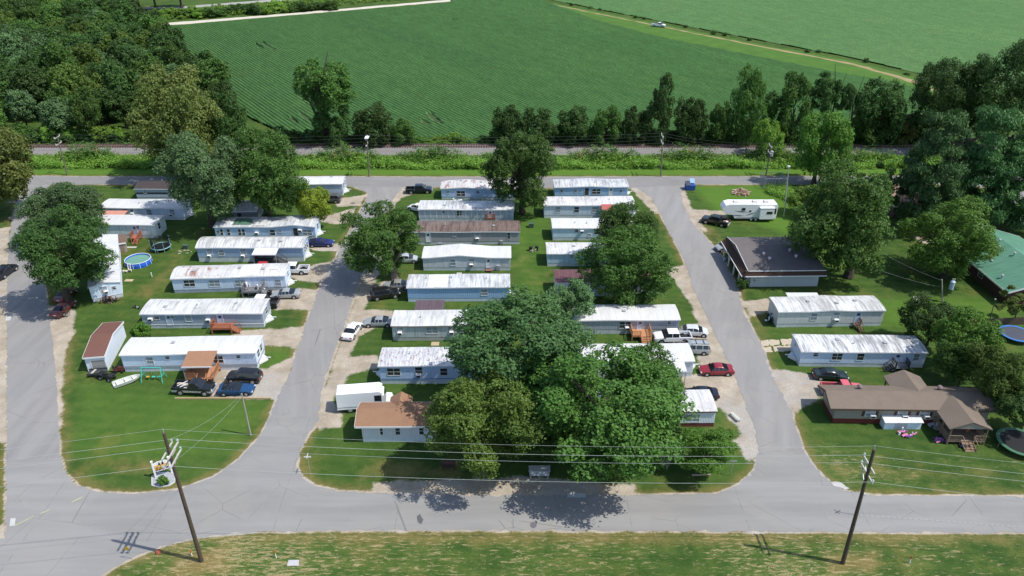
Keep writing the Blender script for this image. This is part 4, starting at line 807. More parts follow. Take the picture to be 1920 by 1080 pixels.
def pickup(label, px, heading, body, lower=None, L=5.6, ext=True, bedfill=None, lift=0, roofcol=None, shift=True, rimm=CHROME, cat='pickup'):
    W = 1.95; h = R(heading); P = G(*px)
    if shift: P = P + Vector((0, (abs(math.sin(h)) * L + abs(math.cos(h)) * W) / 2 * .92, 0))
    t = thing('pickup_truck', label, cat, P, h); low = lower or body; u = lift
    xf = L / 2; cab0, cab1 = xf - 1.35, xf - 1.35 - (2.35 if ext else 1.75); bed1 = -L / 2
    w_ = W / 2
    # hood and cab as one lofted shell
    st = [(xf, .55, .80, .80, .86), (xf - .06, .45, .98, .98, .94), (xf - .25, .42, 1.05, 1.08, .98), (cab0 + .05, .42, 1.14, 1.18, 1.0), (cab0 - .62, .42, 1.16, 1.80, 1.0), (cab0 - .70, .42, 1.16, 1.83, 1.0), (cab1 + .36, .42, 1.16, 1.83, 1.0), (cab1 + .12, .42, 1.16, 1.78, 1.0), (cab1, .42, 1.14, 1.20, 1.0)]
    mids = [cab0 - 1.22, cab0 - 1.28] if ext else []
    def at(x):
        for a, b in zip(st, st[1:]):
            if b[0] <= x <= a[0]:
                q = (a[0] - x) / (a[0] - b[0]); return [a[i] + (b[i] - a[i]) * q for i in range(1, 5)]
    xs = sorted(set([s[0] for s in st] + mids + [cab0 - .3]), reverse=True); bb, gl = MB(), MB(); pv = None
    for x in xs:
        z0, sd_, tp, e = at(x); ww = w_ * e; cabn = min(1, max(0, tp - sd_ - .06) / .5); wr = ww * (.95 - .16 * cabn)
        half = [(ww * .94, z0 + u), (ww, z0 + .12 + u), (ww, .80 + u), (ww * .99, sd_ - .04 + u), (ww * .96, sd_ + u), (wr, tp - .05 * cabn + u), (wr * .88, tp + u), (wr * .4, tp + .02 + u)]
        ring = [(x, -y, z) for y, z in half] + [(x, y, z) for y, z in half[::-1]]
        if pv:
            x0, r0 = pv; xm = (x + x0) / 2; n = len(ring)
            for j in range(n - 1):
                s = j if j < 8 else n - 2 - j
                ws = cab0 - .62 < xm < cab0 + .05; rg = cab1 < xm < cab1 + .12; cabin = cab1 + .12 < xm < cab0 - .05
                pil = any(abs(xm - (mids[0] + mids[1]) / 2) < .04 for _ in [0] if mids) or cab1 + .12 < xm < cab1 + .14
                g_ = (s >= 5 and (ws or rg)) or (s == 4 and cabin and not pil)
                (gl if g_ else bb).add([r0[j], r0[j + 1], ring[j + 1], ring[j]], [(0, 1, 2, 3)], (1 if s <= 1 and lower else (2 if s >= 5 and cabin and roofcol else 0)))
        pv = (x, ring)
    bb.add([(xf, -w_ * .84, .55 + u), (xf, w_ * .84, .55 + u), (xf, w_ * .84, .80 + u), (xf, -w_ * .84, .80 + u)], [(0, 1, 2, 3)])
    bb.build('body', [body, low, roofcol or body], t); gl.build('window', CARGLASS, t)
    b = MB(); y0 = w_ * .99
    for s in (-1, 1):
        a, c = sorted((s * y0, s * (y0 - .13))); b.box(bed1, cab1 - .03, a, c, .80 + u, 1.14 + u); b.box(bed1, cab1 - .03, a, c, .46 + u, .80 + u, 1)
    b.box(bed1, bed1 + .1, -y0 + .13, y0 - .13, .5 + u, 1.12 + u); b.box(cab1 - .12, cab1 - .03, -y0 + .13, y0 - .13, .5 + u, 1.14 + u)
    b.build('bed', [body, low], t)
    MB().box(bed1 + .1, cab1 - .12, -y0 + .13, y0 - .13, .52 + u, .60 + u).build('bed_floor', BLACK, t)
    MB().box(xf - .02, xf + .10, -w_ * .9, w_ * .9, .48 + u, .70 + u).build('bumper', STEEL, t); MB().box(bed1 - .12, bed1 + .0, -w_ * .92, w_ * .92, .46 + u, .64 + u).build('bumper', STEEL, t)
    MB().box(xf - .0, xf + .02, -.5, .5, .74 + u, .9 + u).build('grille', BLACK, t)
    for s in (-1, 1):
        MB().box(xf - .12, xf + .03, s * .70 - .15, s * .70 + .15, .74 + u, .95 + u).build('headlight', HEADL, t); MB().box(bed1 - .02, bed1 + .05, s * .88 - .07, s * .88 + .07, .72 + u, 1.06 + u).build('taillight', TAILL, t)
        MB().box(cab0 - .2, cab0 - .02, s * (w_ + .12) - .11, s * (w_ + .12) + .11, 1.16 + u, 1.36 + u).build('mirror', BLACK, t)
    bumper_wheels(t, xf - 1.0, bed1 + 1.15, W, .40 + u * .35, rimm)
    if bedfill:
        r = random.Random(len(label))
        for i in range(bedfill):
            x = r.uniform(bed1 + .35, cab1 - .5); y = r.uniform(-.6, .6); m = r.choice([TRIM, CONC, plain('junk_red', (.3, .06, .05)), plain('junk_tan', (.4, .33, .26)), BLACK, STEEL])
            if i % 2: MB().box(x - .22, x + .22, y - .18, y + .18, .58 + u, .8 + u + r.random() * .4).build('load', m, t)
            else: MB().beam((x - .3, y - .2, .75 + u + .04 * i), (x + .35, y + .3, .95 + u + .04 * i), .1, .06).build('load', m, t)
    return t
PB = paint('paint_black', (.009, .009, .010), .22, 0, .02); PW = paint('paint_white', (.74, .74, .75), .3, 0, .05); PS = paint('paint_silver', (.40, .42, .43), .3, .35); PS2 = paint('paint_pewter', (.34, .33, .30), .3, .35)
PBL = paint('paint_blue', (.012, .06, .16), .2, .2, .05); PNV = paint('paint_navy', (.012, .016, .11), .2, .1, .05); PR = paint('paint_red', (.25, .012, .022), .22, .1, .05); PDR = paint('paint_dark_red', (.13, .015, .014), .35, 0, .2)
PGR = paint('paint_dark_green', (.012, .024, .022), .22, .1, .05); PMB = paint('paint_midnight', (.008, .010, .020), .22, .1, .02); PRD = paint('paint_bright_red', (.42, .02, .03), .35, 0, .1); PPK = paint('paint_faded_red', (.55, .09, .12), .5, 0, .2)
pickup('black and silver pickup with junk in its bed, parked by the tan roofed porch', (361, 744), -4, PB, PS, 5.5, False, 12, .10)
car('coupe', 'shiny blue coupe parked nose right in front of the black sport utility', 'car', (440, 744), 2, PBL, PB)
car('suv', 'boxy black sport utility parked nose left on the gravel', 'suv', (455, 721), 177, PB)
car('sedan', 'white sedan with a dark rear window parked on the road edge, tail to the viewer', 'car', (656, 641), 79, PW)
car('sedan', 'silver sedan parked nose left at the end of the brown streaked mobile home', 'car', (709, 615), 181, PS)
car('suv', 'black sport utility with roof rails angled on the grass by the blue mobile home', 'suv', (720, 566), 17, PB, rack=True)
car('sedan', 'pewter sedan parked nose left behind the black sport utility', 'car', (744, 545), 181, PS2)
car('hatch', 'silver white car half under the tree between the roads, nose right', 'car', (762, 495), 2, paint('paint_pale_silver', (.52, .54, .56), .3, .3))
car('coupe', 'navy coupe parked nose right beside the slate blue mobile home', 'car', (600, 464.5), 2, PNV)
pickup('white pickup with a dark open bed beside the white awning, nose hidden by a roof', (548, 516), 180, PW)
pickup('bright red pickup glimpsed between the slate blue and rusty roofed homes', (492, 516), 178, PRD)
car('sedan', 'silver sedan with a sunroof parked between two homes on the concrete drive', 'car', (534, 562.5), 184, PS)
pickup('pickup with a white cab and a black bed, half hidden by a white roof', (488, 580), 176, paint('paint_black_bed', (.02, .02, .022), .35), roofcol=PW)
pickup('dark blue black pickup standing alone near the back road corner', (785, 364.5), 3, PMB)
car('hatch', 'white car peeping out at the left end of the batten panelled home', 'car', (781, 401), 150, PW)
car('suv', 'dark silver car half hidden by the yellow green bush', 'car', (617, 382), 178, paint('paint_graphite', (.10, .10, .10), .3, .3))
car('hatch', 'white hatchback at the end of the grey panelled home, nose to the road', 'car', (1304, 634), -6, paint('paint_silver_white', (.60, .62, .64), .3, .2))
pickup('white extended cab pickup beside the orange wood deck', (1262, 646), 182, PW)
car('van', 'silver minivan with roof bars parked beside the white pickup', 'minivan', (1300, 667), 179, PS, rack=True)
car('sedan', 'red sedan parked alone across the sandy edge of the right road', 'car', (1345, 706), 180, PR)
car('sedan', 'black sedan half behind the maroon trimmed home', 'car', (1316, 752), 178, PMB)
car('sedan', 'dark green black sedan with pale wheels on the right hand drive', 'car', (1560, 717), -6, PGR)
pickup('faded red pickup mostly hidden behind the long brown roof', (1582, 746), -3, PPK, None, 5.4, False)
pickup('black pickup with silver things in its bed, angled by the camping trailer', (1345, 428), 151, PB, None, 5.3, True, 6)
car('hatch', 'grey car tucked at the back corner of the office', 'car', (1363, 474), 200, paint('paint_grey', (.34, .35, .36), .35, .2))
car('sedan', 'dark red car with its tail to the viewer on the sandy road edge', 'car', (107, 598), 86, PDR)
car('sedan', 'second dark red car, in the shade beneath the tall dark left tree', 'car', (113, 570), 86, PDR)
car('suv', 'dark vehicle cut off by the left edge of the picture', 'car', (-3, 527), 84, PMB)
pickup('tiny white truck on the dirt track between the fields', (1236, 52), -25, PW, None, 5.6, False, 4)
# step van
P = G(680, 774); t = thing('step_van', 'white step van with a big square box parked beside the terracotta roofed house', 'van', P + Vector((0, 1.2, 0)), R(7))
MB().prism([(-3.3, -1.08, .62), (-3.3, -1.08, 3.0), (-3.2, -1.08, 3.1), (2.2, -1.08, 3.1), (2.55, -1.08, 2.85), (2.55, -1.08, .62)], (0, 2.16, 0)).build('cargo_box', plain('van_white', (.74, .75, .76), .4, .4, 0, .05), t)
MB().box(-3.33, 2.5, -1.115, -1.085, .98, 1.06).build('rub_rail', GREYMETAL, t)
MB().prism([(2.56, -.98, .5), (2.56, -.98, 2.45), (2.75, -.98, 2.4), (3.0, -.98, 1.45), (3.75, -.98, 1.3), (3.85, -.98, .5)], (0, 1.96, 0)).build('cab', plain('van_white', (.74, .75, .76)), t)
MB().box(1.55, 2.45, -1.10, -1.083, 1.65, 2.55).build('window', CARGLASS, t)
MB().prism([(2.80, -.85, 2.32), (3.02, -.85, 1.5), (3.04, -.85, 1.5), (2.83, -.85, 2.33)], (0, 1.7, 0)).build('windscreen', CARGLASS, t)
MB().box(2.3, 2.42, -1.45, -1.2, 1.7, 2.2).build('mirror', BLACK, t); MB().box(-3.42, -3.3, -1.0, 1.0, .5, .66).build('bumper', STEEL, t)
for s in (-1, 1):
    MB().box(3.80, 3.88, s * .72 - .14, s * .72 + .14, .8, 1.05).build('headlight', HEADL, t); MB().box(-3.34, -3.30, s * .9 - .07, s * .9 + .07, .9, 1.2).build('taillight', TAILL, t)
bumper_wheels(t, 2.6, -1.7, 2.1, .42, CHROME)
# fifth wheel camping trailer with a slide out
P = G(1405, 415.5); t = thing('camping_trailer', 'long white camping trailer with dark swooshes, a raised nose and a slide out room', 'camper', P + Vector((0, .2, 0)), R(.5))
RVW = plain('camper_white', (.76, .77, .77), .35, .4, 0, .05); W_ = 2.5
prof = [(-5.2, .55), (-5.3, 3.2), (-5.1, 3.55), (4.2, 3.6), (5.0, 3.35), (5.5, 2.6), (5.3, 1.9), (4.6, 1.55), (3.3, 1.35), (3.0, .62)]
prof = [(-x, z) for x, z in prof]
MB().prism([(x, 0, z) for x, z in prof[::-1]], (0, W_, 0)).build('body', RVW, t)
MB().box(1.7, 4.4, -.72, -.01, .72, 3.0).build('slide_out', RVW, t); MB().box(1.62, 4.48, -.76, .0, 3.0, 3.08).build('slide_roof', TRIM, t)
for x0, x1, z0, z1, y in ((-1.8, -1.1, 2.3, 2.85, -.02), (-.25, .1, 2.0, 2.35, -.02), (3.0, 4.1, 1.85, 2.35, -.74), (4.72, 5.05, 1.5, 2.7, -.02)): MB().box(x0, x1, y - .02, y + .019, z0, z1).build('window', CARGLASS, t)
sw = MB()
for i, (x0, x1, z0, z1) in enumerate(((-3.4, -.2, 2.25, 1.95), (-3.6, -1.0, 1.35, 1.15), (-.9, .9, 1.25, 1.9), (-.3, 1.0, 1.45, 1.95))): sw.add([(x0, -.018, z0), ((x0 + x1) / 2, -.018, (z0 + z1) / 2 - .14), (x1, -.018, z1), ((x0 + x1) / 2, -.018, (z0 + z1) / 2 + .06)], [(0, 1, 2, 3)])
sw.build('swoosh_stripe', plain('swoosh_grey', (.10, .11, .13), .4), t)
MB().box(-2.7, 1.5, -.03, .02, .55, .85).build('lower_panel', GREYMETAL, t)
for x in (-2.9, .9, 3.1): MB().box(x - .45, x + .45, .8, 1.7, 3.58, 3.78).box(x - .38, x + .38, .88, 1.62, 3.78, 3.86).build('roof_unit', plain('roof_unit', (.62, .58, .57), .5), t)
for x in (.35, 1.25):
    for s in (.1, 2.4): wl = MB().cyl((x, s - .1, .38), (x, s + .1, .38), .38, .38, 16).build('wheel', RUBBER, t); MB().cyl((x, s - .12, .38), (x, s + .12, .38), .22, .22, 12).build('rim', TRIM, wl)
for x in (-3.0, 4.6): MB().box(x - .06, x + .06, .3, .42, 0, .7).box(x - .06, x + .06, 2.0, 2.12, 0, .7).build('jack_leg', BLACK, t)
# all terrain vehicle and its cart, small boat
P = G(202, 711); t = thing('quad_bike', 'dark quad bike with a black cargo tray in front of the garage', 'quad bike', P, R(-18))
b = MB(); b.loft([[(x, -w_, z0), (x, w_, z0), (x, w_ * .8, z1), (x, -w_ * .8, z1)] for x, w_, z0, z1 in ((-1.0, .34, .55, .75), (-.5, .30, .45, .82), (0, .22, .42, .78), (.45, .22, .45, .86), (.95, .32, .5, .78), (1.1, .25, .55, .7))]); b.build('body', plain('quad_dark', (.03, .035, .04), .4), t)
MB().box(-1.15, -.4, -.5, .5, .80, .86).box(-1.15, -1.1, -.5, .5, .86, .95).box(.5, 1.15, -.45, .45, .84, .9).build('rack', BLACK, t); MB().cyl((.3, -.42, 1.12), (.3, .42, 1.12), .025).cyl((.3, 0, .8), (.3, 0, 1.12), .04).build('handlebar', BLACK, t)
MB().box(-.55, .1, -.17, .17, .8, .95).build('seat', plain('quad_seat', (.015, .015, .015), .7), t)
for x in (-.75, .75):
    for s in (-1, 1): wl = MB().cyl((x, s * .32, .3), (x, s * .58, .3), .3, .3, 14).build('wheel', RUBBER, t); MB().cyl((x, s * .5, .3), (x, s * .6, .3), .15, .15, 10).build('rim', STEEL, wl)
P = G(184, 703); t = thing('utility_cart', 'low dark utility cart with a tan board on it beside the garage door', 'cart', P, R(10))
MB().box(-1.2, 1.2, -.6, .6, .42, .5).box(-1.2, 1.2, -.62, -.57, .5, .75).box(-1.2, 1.2, .57, .62, .5, .75).build('bed', plain('cart_dark', (.05, .055, .06), .6), t); MB().beam((-.7, -.5, .58), (-.3, .55, .62), .3, .05).build('board', CONC, t); MB().beam((1.2, 0, .45), (2.1, 0, .4), .07, .07).build('tow_bar', BLACK, t)
for s in (-1, 1): MB().cyl((0, s * .62, .27), (0, s * .78, .27), .27, .27, 12).build('wheel', RUBBER, t)
P = G(224, 697); t = thing('garden_tractor', 'small dark red garden tractor between the garage and the bright white roofed home', 'tractor', P, R(8))
MB().loft([[(x, -w_, .35), (x, w_, .35), (x, w_ * .8, z), (x, -w_ * .8, z)] for x, w_, z in ((-.7, .4, .62), (-.2, .3, .6), (0, .25, .9), (.7, .22, .85), (.8, .18, .7))]).build('body', plain('tractor_red', (.11, .03, .025), .5), t); MB().box(-.65, -.25, -.22, .22, .62, .72).box(-.7, -.62, -.22, .22, .7, 1.05).build('seat', BLACK, t); MB().cyl((-.05, 0, .85), (-.18, 0, 1.1), .02).cyl((-.17, 0, 1.09), (-.19, 0, 1.12), .17).build('steering_wheel', BLACK, t)
for x, r_ in ((-.45, .28), (.5, .2)):
    for s in (-1, 1): MB().cyl((x, s * .32, r_), (x, s * .5, r_), r_, r_, 12).build('wheel', RUBBER, t)
P = G(236, 722); t = thing('row_boat', 'small pale flat boat lying on the lawn near the swing set', 'boat', P + Vector((0, .5, 0)), R(38))
rg = [[(x, -w_, .62), (x, -w_ * .8, .15 + k), (x, w_ * .8, .15 + k), (x, w_, .62), (x, w_ - .05, .62), (x, w_ * .75, .24 + k), (x, -w_ * .75, .24 + k), (x, -w_ + .05, .62)] for x, w_, k in ((-1.75, .62, 0), (-.8, .68, 0), (.4, .64, 0), (1.3, .45, .12), (1.85, .12, .3))]
MB().loft(rg).build('hull', plain('boat_hull', (.50, .52, .47), .6, .2, 0, .12), t)
for x in (-1.2, -.1, .9): MB().box(x - .12, x + .12, -.52, .52, .5, .54).build('bench', TRIM, t)
MB().box(-1.0, .9, -.5, -.35, 0, .16).box(-1.0, .9, .35, .5, 0, .16).build('support', BLACK, t)
# ---------------------------------------------------------------- yard things
def small(name, label, cat, px, rot=0, group=None): return thing(name, label, cat, G(*px), R(rot), group)
# round frame pool
P = G(260.5, 494); t = thing('swimming_pool', 'round blue frame pool with greenish water on the lawn', 'pool', P)
PBLUE = plain('pool_blue', (.02, .12, .55), .4, .4, 0, .15); rp = 2.15
n = 24; ringo = [(rp * math.cos(2 * math.pi * i / n), rp * math.sin(2 * math.pi * i / n)) for i in range(n)]
b = MB(); b.loft([[(x * k, y * k, z) for x, y in ringo] for k, z in ((1, 0), (1.03, .45), (1, .95), (.955, .95), (.94, .25))], cap=False); b.build('pool_wall', PBLUE, t)
MB().add([(x * .95, y * .95, .74) for x, y in ringo], [tuple(range(n))]).build('pool_water', plain('pool_water', (.13, .27, .19), .08, .6, 0, .15, .6), t)
b = MB()
for i in range(n): b.cyl((*ringo[i], .97), (*ringo[(i + 1) % n], .97), .05, .05, 6)
b.build('top_rail', TRIM, t)
for i in range(0, n, 2): MB().cyl((ringo[i][0] * 1.05, ringo[i][1] * 1.05, 0), (*ringo[i], .97), .04, .04, 6).build('leg', TRIM, t)
b = MB()
for s in (-.22, .22): b.beam((-.6 + s, -2.2, 1.1), (-.25 + s, -3.1, 0), .05, .05); b.beam((-.6 + s, -2.15, 1.1), (-.7 + s, -1.7, .3), .05, .05)
for i in range(4): b.beam((-.82 + .35 * (1 - i / 4) * 0 + .08 * i, -2.25 - .2 * i, 1.0 - .25 * i), (-.38 + .08 * i, -2.25 - .2 * i, 1.0 - .25 * i), .06, .04)
b.build('ladder', TRIM, t)
# trampolines
def trampoline(label, px, rad, pad, mat, net=True, h=.75, legs=True):
    t = thing('trampoline', label, 'trampoline', G(*px)); n = 28
    c = [(math.cos(2 * math.pi * i / n), math.sin(2 * math.pi * i / n)) for i in range(n)]
    MB().loft([[(x * k, y * k, z) for x, y in c] for k, z in ((rad, h - .06), (rad, h + .03), (rad * .84, h + .03), (rad * .84, h - .02))], cap=False).build('pad', pad, t)
    MB().add([(x * rad * .845, y * rad * .845, h - .005) for x, y in c], [tuple(range(n))]).build('bounce_mat', mat, t)
    if legs:
        for i in range(0, n, 7): MB().cyl((c[i][0] * rad * .97, c[i][1] * rad * .97, 0), (c[i][0] * rad * .97, c[i][1] * rad * .97, h), .03, .03, 6).build('leg', STEEL, t)
    if net:
        for i in range(0, n, 4): MB().cyl((c[i][0] * rad, c[i][1] * rad, 0), (c[i][0] * rad, c[i][1] * rad, 2.3), .035, .035, 6).build('net_pole', plain('net_pole', (.25, .45, .5), .5), t)
        nb = MB()
        for k in range(150):
            a = 2 * math.pi * k / 150; q = rad * .95; 
            if k % 1 == 0: nb.cyl((q * math.cos(a), q * math.sin(a), h), (q * math.cos(a), q * math.sin(a), 2.15), .018, .018, 3, 0, False)
        for z in (1.1, 1.5, 1.9, 2.15):
            for k in range(28): nb.cyl((c[k][0] * rad * .95, c[k][1] * rad * .95, z), (c[(k + 1) % n][0] * rad * .95, c[(k + 1) % n][1] * rad * .95, z), .012, .012, 3, 0, False)
        nb.build('net', BLACK, t)
    return t
trampoline('small trampoline with a dark safety net and a pale blue rim near the round pool', (303.5, 468), 1.75, plain('pad_pale_blue', (.30, .55, .58), .5), plain('mat_black', (.012, .012, .013), .7))
trampoline('large trampoline with a bright blue rim behind the wooden fence', (1903, 633), 2.35, plain('pad_blue', (.05, .16, .40), .5), plain('mat_slate', (.06, .065, .085), .6), False)
trampoline('large black trampoline with a thin green rim at the right edge', (1911, 838), 2.75, plain('pad_green', (.06, .15, .085), .5), plain('mat_black', (.012, .012, .013), .7), False, .8)
# swing set
t = small('swing_set', 'turquoise swing set on the lawn in front of the bright white roofed home', 'swing set', (289, 712), -1); TEAL = plain('turquoise_paint', (.06, .45, .38), .45)
b = MB()
for x in (-1.35, 1.35):
    for y in (-.75, .75): b.cyl((x * 1.1, y, 0), (x * .95, 0, 2.05), .055, .055, 6)
    b.cyl((x * 1.04, -.42, .9), (x * 1.04, .42, .9), .035, .035, 6)
b.cyl((-1.4, 0, 2.05), (1.4, 0, 2.05), .06, .06, 6); b.build('frame', TEAL, t)
for i, x in enumerate((-.75, .05, .75)):
    s_ = MB().box(x - .22, x + .22, -.14, .14, .50, .56).build('seat', plain('seat_yellow', (.55, .36, .06), .5) if i == 0 else TEAL, t)
    MB().cyl((x - .18, 0, .55), (x - .18, 0, 2.02), .015, .015, 4).cyl((x + .18, 0, .55), (x + .18, 0, 2.02), .015, .015, 4).build('chain', STEEL, s_)
t = small('rain_barrel', 'bright blue barrel by the porch of the bright white roofed home', 'barrel', (411, 692)); MB().loft([[(r_ * math.cos(a), r_ * math.sin(a), z) for a in [2 * math.pi * i / 14 for i in range(14)]] for r_, z in ((.3, 0), (.36, .25), (.37, .5), (.36, .75), (.3, .98))]).build('drum', plain('barrel_blue', (.02, .07, .4), .35, .4), t); MB().cyl((0, 0, .985), (0, 0, 1.03), .3, .28, 14).build('lid', plain('barrel_blue', (.02, .07, .4)), t)
t = small('landscape_timber', 'long tan timber edging the parking gravel', 'timber', (328, 748)); e = G(508, 748); MB().beam((0, 0, .1), tuple(Vector((e.x, e.y, .1)) - Vector((t.location.x, t.location.y, 0))), .2, .2).build('beam', plain('tan_timber', (.36, .26, .14), .85), t)
# park entrance sign in its gravel bed
c0 = G(303, 897)
bedp = [(285, 895), (285, 911), (300, 914), (318, 911), (328, 904), (328, 890), (318, 886), (296, 887)]
q = ragged(bedp, .05, .4, 61); sheet('gravel_bed', q, .05, plain('bed_gravel', (.30, .31, .33), .9, .1, 0, .35, 5), 'grey gravel bed at the foot of the entrance sign', 'gravel bed')
t = thing('garden_border', 'pale stone edging round the gravel bed of the entrance sign', 'edging', c0); b = MB(); pts = [Vector((x, y, 0)) - Vector((c0.x, c0.y, 0)) for x, y in poly(bedp)]
for i in range(len(pts)): b.beam(pts[i] + Vector((0, 0, .06)), pts[(i + 1) % len(pts)] + Vector((0, 0, .05)), .08, .10)
b.build('stones', plain('edging_stone', (.52, .52, .50), .9, .1, 0, .2, 4), t)
A_, B_ = G(292.5, 895), G(323, 886); L = (B_ - A_).length
t = thing('entrance_sign', 'white post sign with an orange board and a dark base line, by the left pole', 'sign', A_, math.atan2((B_ - A_).y, (B_ - A_).x))
for x in (0, L): MB().box(x - .09, x + .09, -.09, .09, 0, 2.35).box(x - .12, x + .12, -.12, .12, 2.35, 2.45).build('post', TRIM, t)
b = MB(); b.prism([(.09, -.04, .78), (.09, -.04, 2.0), (L * .3, -.04, 2.16), (L * .7, -.04, 2.16), (L - .09, -.04, 2.0), (L - .09, -.04, .78)], (0, .08, 0)); b.build('backboard', TRIM, t)
MB().box(.14, L - .14, -.075, -.042, .98, 1.72).build('board', plain('sign_orange', (.72, .36, .07), .5, .3, 0, .2, 3), t)
MB().prism([(.14, -.082, .98), (L - .14, -.082, .98), (L - .14, -.082, 1.26), (L * .55, -.082, 1.10), (.14, -.082, 1.05)], (0, .006, 0)).build('dark_band', plain('sign_dark', (.10, .03, .02), .6), t)
b = MB(); rs = random.Random(5)
for row, (z, x0, x1) in enumerate(((1.5, .3, .8), (1.34, .35, .75))):
    x = L * x0
    while x < L * x1: wd = rs.uniform(.05, .12); b.box(x, x + wd, -.0815, -.0755, z, z + .09); x += wd + .04
b.build('lettering', plain('sign_cream', (.72, .60, .34), .6), t)
for x in (L * .42, L * .62): MB().cyl((x, -.05, 2.1), (x, -.45, 2.2), .03, .03, 6).cyl((x, -.45, 2.22), (x, -.42, 2.0), .09, .12, 8).build('sign_lamp', BLACK, t)
# blue dumpster, brush pile, fenced meter yard by the back road
t = small('dumpster', 'blue steel dumpster with a half open lid at the back road corner', 'dumpster', (1293, 355), 3); BLUE = plain('dumpster_blue', (.025, .075, .30), .5, .3, 0, .25)
MB().prism([(-.95, -.75, .1), (.95, -.75, .1), (1.0, -.8, 1.15), (-1.0, -.8, 1.15)], (0, 1.55, 0)).build('bin', BLUE, t); MB().prism([(-1.02, -.82, 1.17), (.0, -.82, 1.17), (0, .8, 1.6), (-1.02, .8, 1.6)], (0, 0, .05)).build('lid', plain('lid_dark', (.05, .06, .09), .5), t); MB().prism([(.02, .1, 1.45), (1.02, .1, 1.45), (1.02, .85, 2.15), (.02, .85, 2.15)], (0, .05, .02)).build('lid', plain('lid_pale_blue', (.20, .36, .60), .5), t)
for s in (-1, 1): MB().box(s * 1.0 - .04, s * 1.0 + .04, -.5, .5, .6, .75).build('lift_pocket', BLUE, t)
t = small('brush_pile', 'round heap of cut wood and pale boards on the grass', 'brush pile', (1389, 362)); rs = random.Random(3)
for nm, m, k in (('logs', plain('pile_wood', (.30, .19, .13), .9, .1, 0, .4, 3), 90), ('boards', plain('pile_board', (.50, .40, .32), .9, .1, 0, .3, 3), 55)):
    b = MB()
    for i in range(k):
        a = rs.uniform(0, 6.28); q = rs.random() ** .6 * 1.7; z = max(.05, (1.1 - q * .55) * rs.random()); d = rs.uniform(0, 3.14); l = rs.uniform(.3, .9)
        b.beam((q * math.cos(a) - l * math.cos(d), q * math.sin(a) - l * math.sin(d) * .7, z + rs.uniform(-.1, .3)), (q * math.cos(a) + l * math.cos(d), q * math.sin(a) + l * math.sin(d) * .7, z), rs.uniform(.08, .25), rs.uniform(.05, .16))
    b.build(nm, m, t)
t = thing('chain_link_fence', 'tall chain link enclosure round meters and pipes beside the back road', 'fence', G(1432, 355))
b = MB(); mesh_ = MB(); X1, Y1 = 4.6, 3.6
for x, y in ((0, 0), (X1 / 2, 0), (X1, 0), (0, Y1), (X1 / 2, Y1), (X1, Y1)): b.cyl((x, y, 0), (x, y, 2.6), .05, .05, 6)
for z in (.1, 2.5):
    for a_, c_ in (((0, 0), (X1, 0)), ((0, Y1), (X1, Y1)), ((0, 0), (0, Y1)), ((X1, 0), (X1, Y1))): b.cyl((*a_, z), (*c_, z), .03, .03, 5)
b.build('frame', STEEL, t)
for i in range(24):
    f = i / 23
    for (x, y, X2, Y2) in ((f * X1, 0, f * X1, 0), (f * X1, Y1, f * X1, Y1), (0, f * Y1, 0, f * Y1), (X1, f * Y1, X1, f * Y1)): mesh_.cyl((x, y, .1), (X2, Y2, 2.5), .008, .008, 3, 0, False)
mesh_.build('mesh', STEEL, t)
t = thing('gas_meter', 'grey pipes and tanks inside the chain link enclosure', 'meter station', G(1454, 350)); MB().cyl((0, 0, 0), (0, 0, 1.6), .35, .35, 12).ball((0, 0, 1.6), .35).build('tank', plain('tank_grey', (.12, .13, .14), .5), t); MB().cyl((-1.4, -.4, .7), (.2, -.4, .7), .12).cyl((-1.4, -.4, 0), (-1.4, -.4, .7), .12).cyl((.2, -.4, 0), (.2, -.4, 1.9), .08).cyl((.2, -.4, 1.9), (1.2, .1, 2.2), .06).build('pipework', STEEL, t)
# cluster mailboxes, signs, small posts
t = small('mailbox_cluster', 'grey bank of mailboxes in the shade at the street edge', 'mailboxes', (1011, 897))
MB().box(-1.15, 1.15, -.25, .35, .6, 1.35).build('cabinet', GREYMETAL, t); MB().prism([(-1.25, -.35, 1.36), (1.25, -.35, 1.36), (1.25, .45, 1.55), (-1.25, .45, 1.55)], (0, 0, .05)).build('roof', STEEL, t)
for x in (-1.0, 0, 1.0): MB().box(x - .06, x + .06, -.05, .1, 0, .6).build('post', STEEL, t)
for i in range(10): MB().box(-1.1 + .22 * i, -.92 + .22 * i, -.27, -.252, .68 + .3 * (i % 2), .92 + .3 * (i % 2)).build('box_door', TRIM if i % 3 else PALEGLASS, t)
def blade_sign(label, px, h, col=TRIM, name='street_sign', two=True, ang=0):
    t = small(name, label, 'sign', px, ang); MB().cyl((0, 0, 0), (0, 0, h), .03, .03, 6).build('post', STEEL, t); MB().box(-.42, .42, -.012, .012, h - .02, h + .16).build('sign_blade', col, t)
    if two: MB().box(-.012, .012, -.4, .4, h + .17, h + .34).build('sign_blade', col, t)
blade_sign('white street name sign on a thin post on the corner lawn', (582, 889), 2.6); blade_sign('white street name sign beside the right pole', (1605, 966), 3.0, ang=30); blade_sign('thin dark post with a small blade under the bush at the right corner', (1370, 892), 2.2, GREYMETAL, two=False)
blade_sign('small dark sign post on the lawn by the bend of the left road', (663, 395), 1.6, plain('sign_dark_green', (.05, .08, .06), .6), two=False)
t = small('road_sign', 'small yellow sign on a thin post at the verge corner', 'sign', (248, 1048)); MB().cyl((0, 0, 0), (-.2, .05, 1.5), .025, .025, 5).build('post', STEEL, t); MB().prism([(-.2, 0, 1.2), (-.52, 0, 1.5), (-.2, 0, 1.82), (.12, 0, 1.5)], (0, .02, 0)).build('sign_plate', plain('sign_yellow', (.50, .30, .03), .5), t)
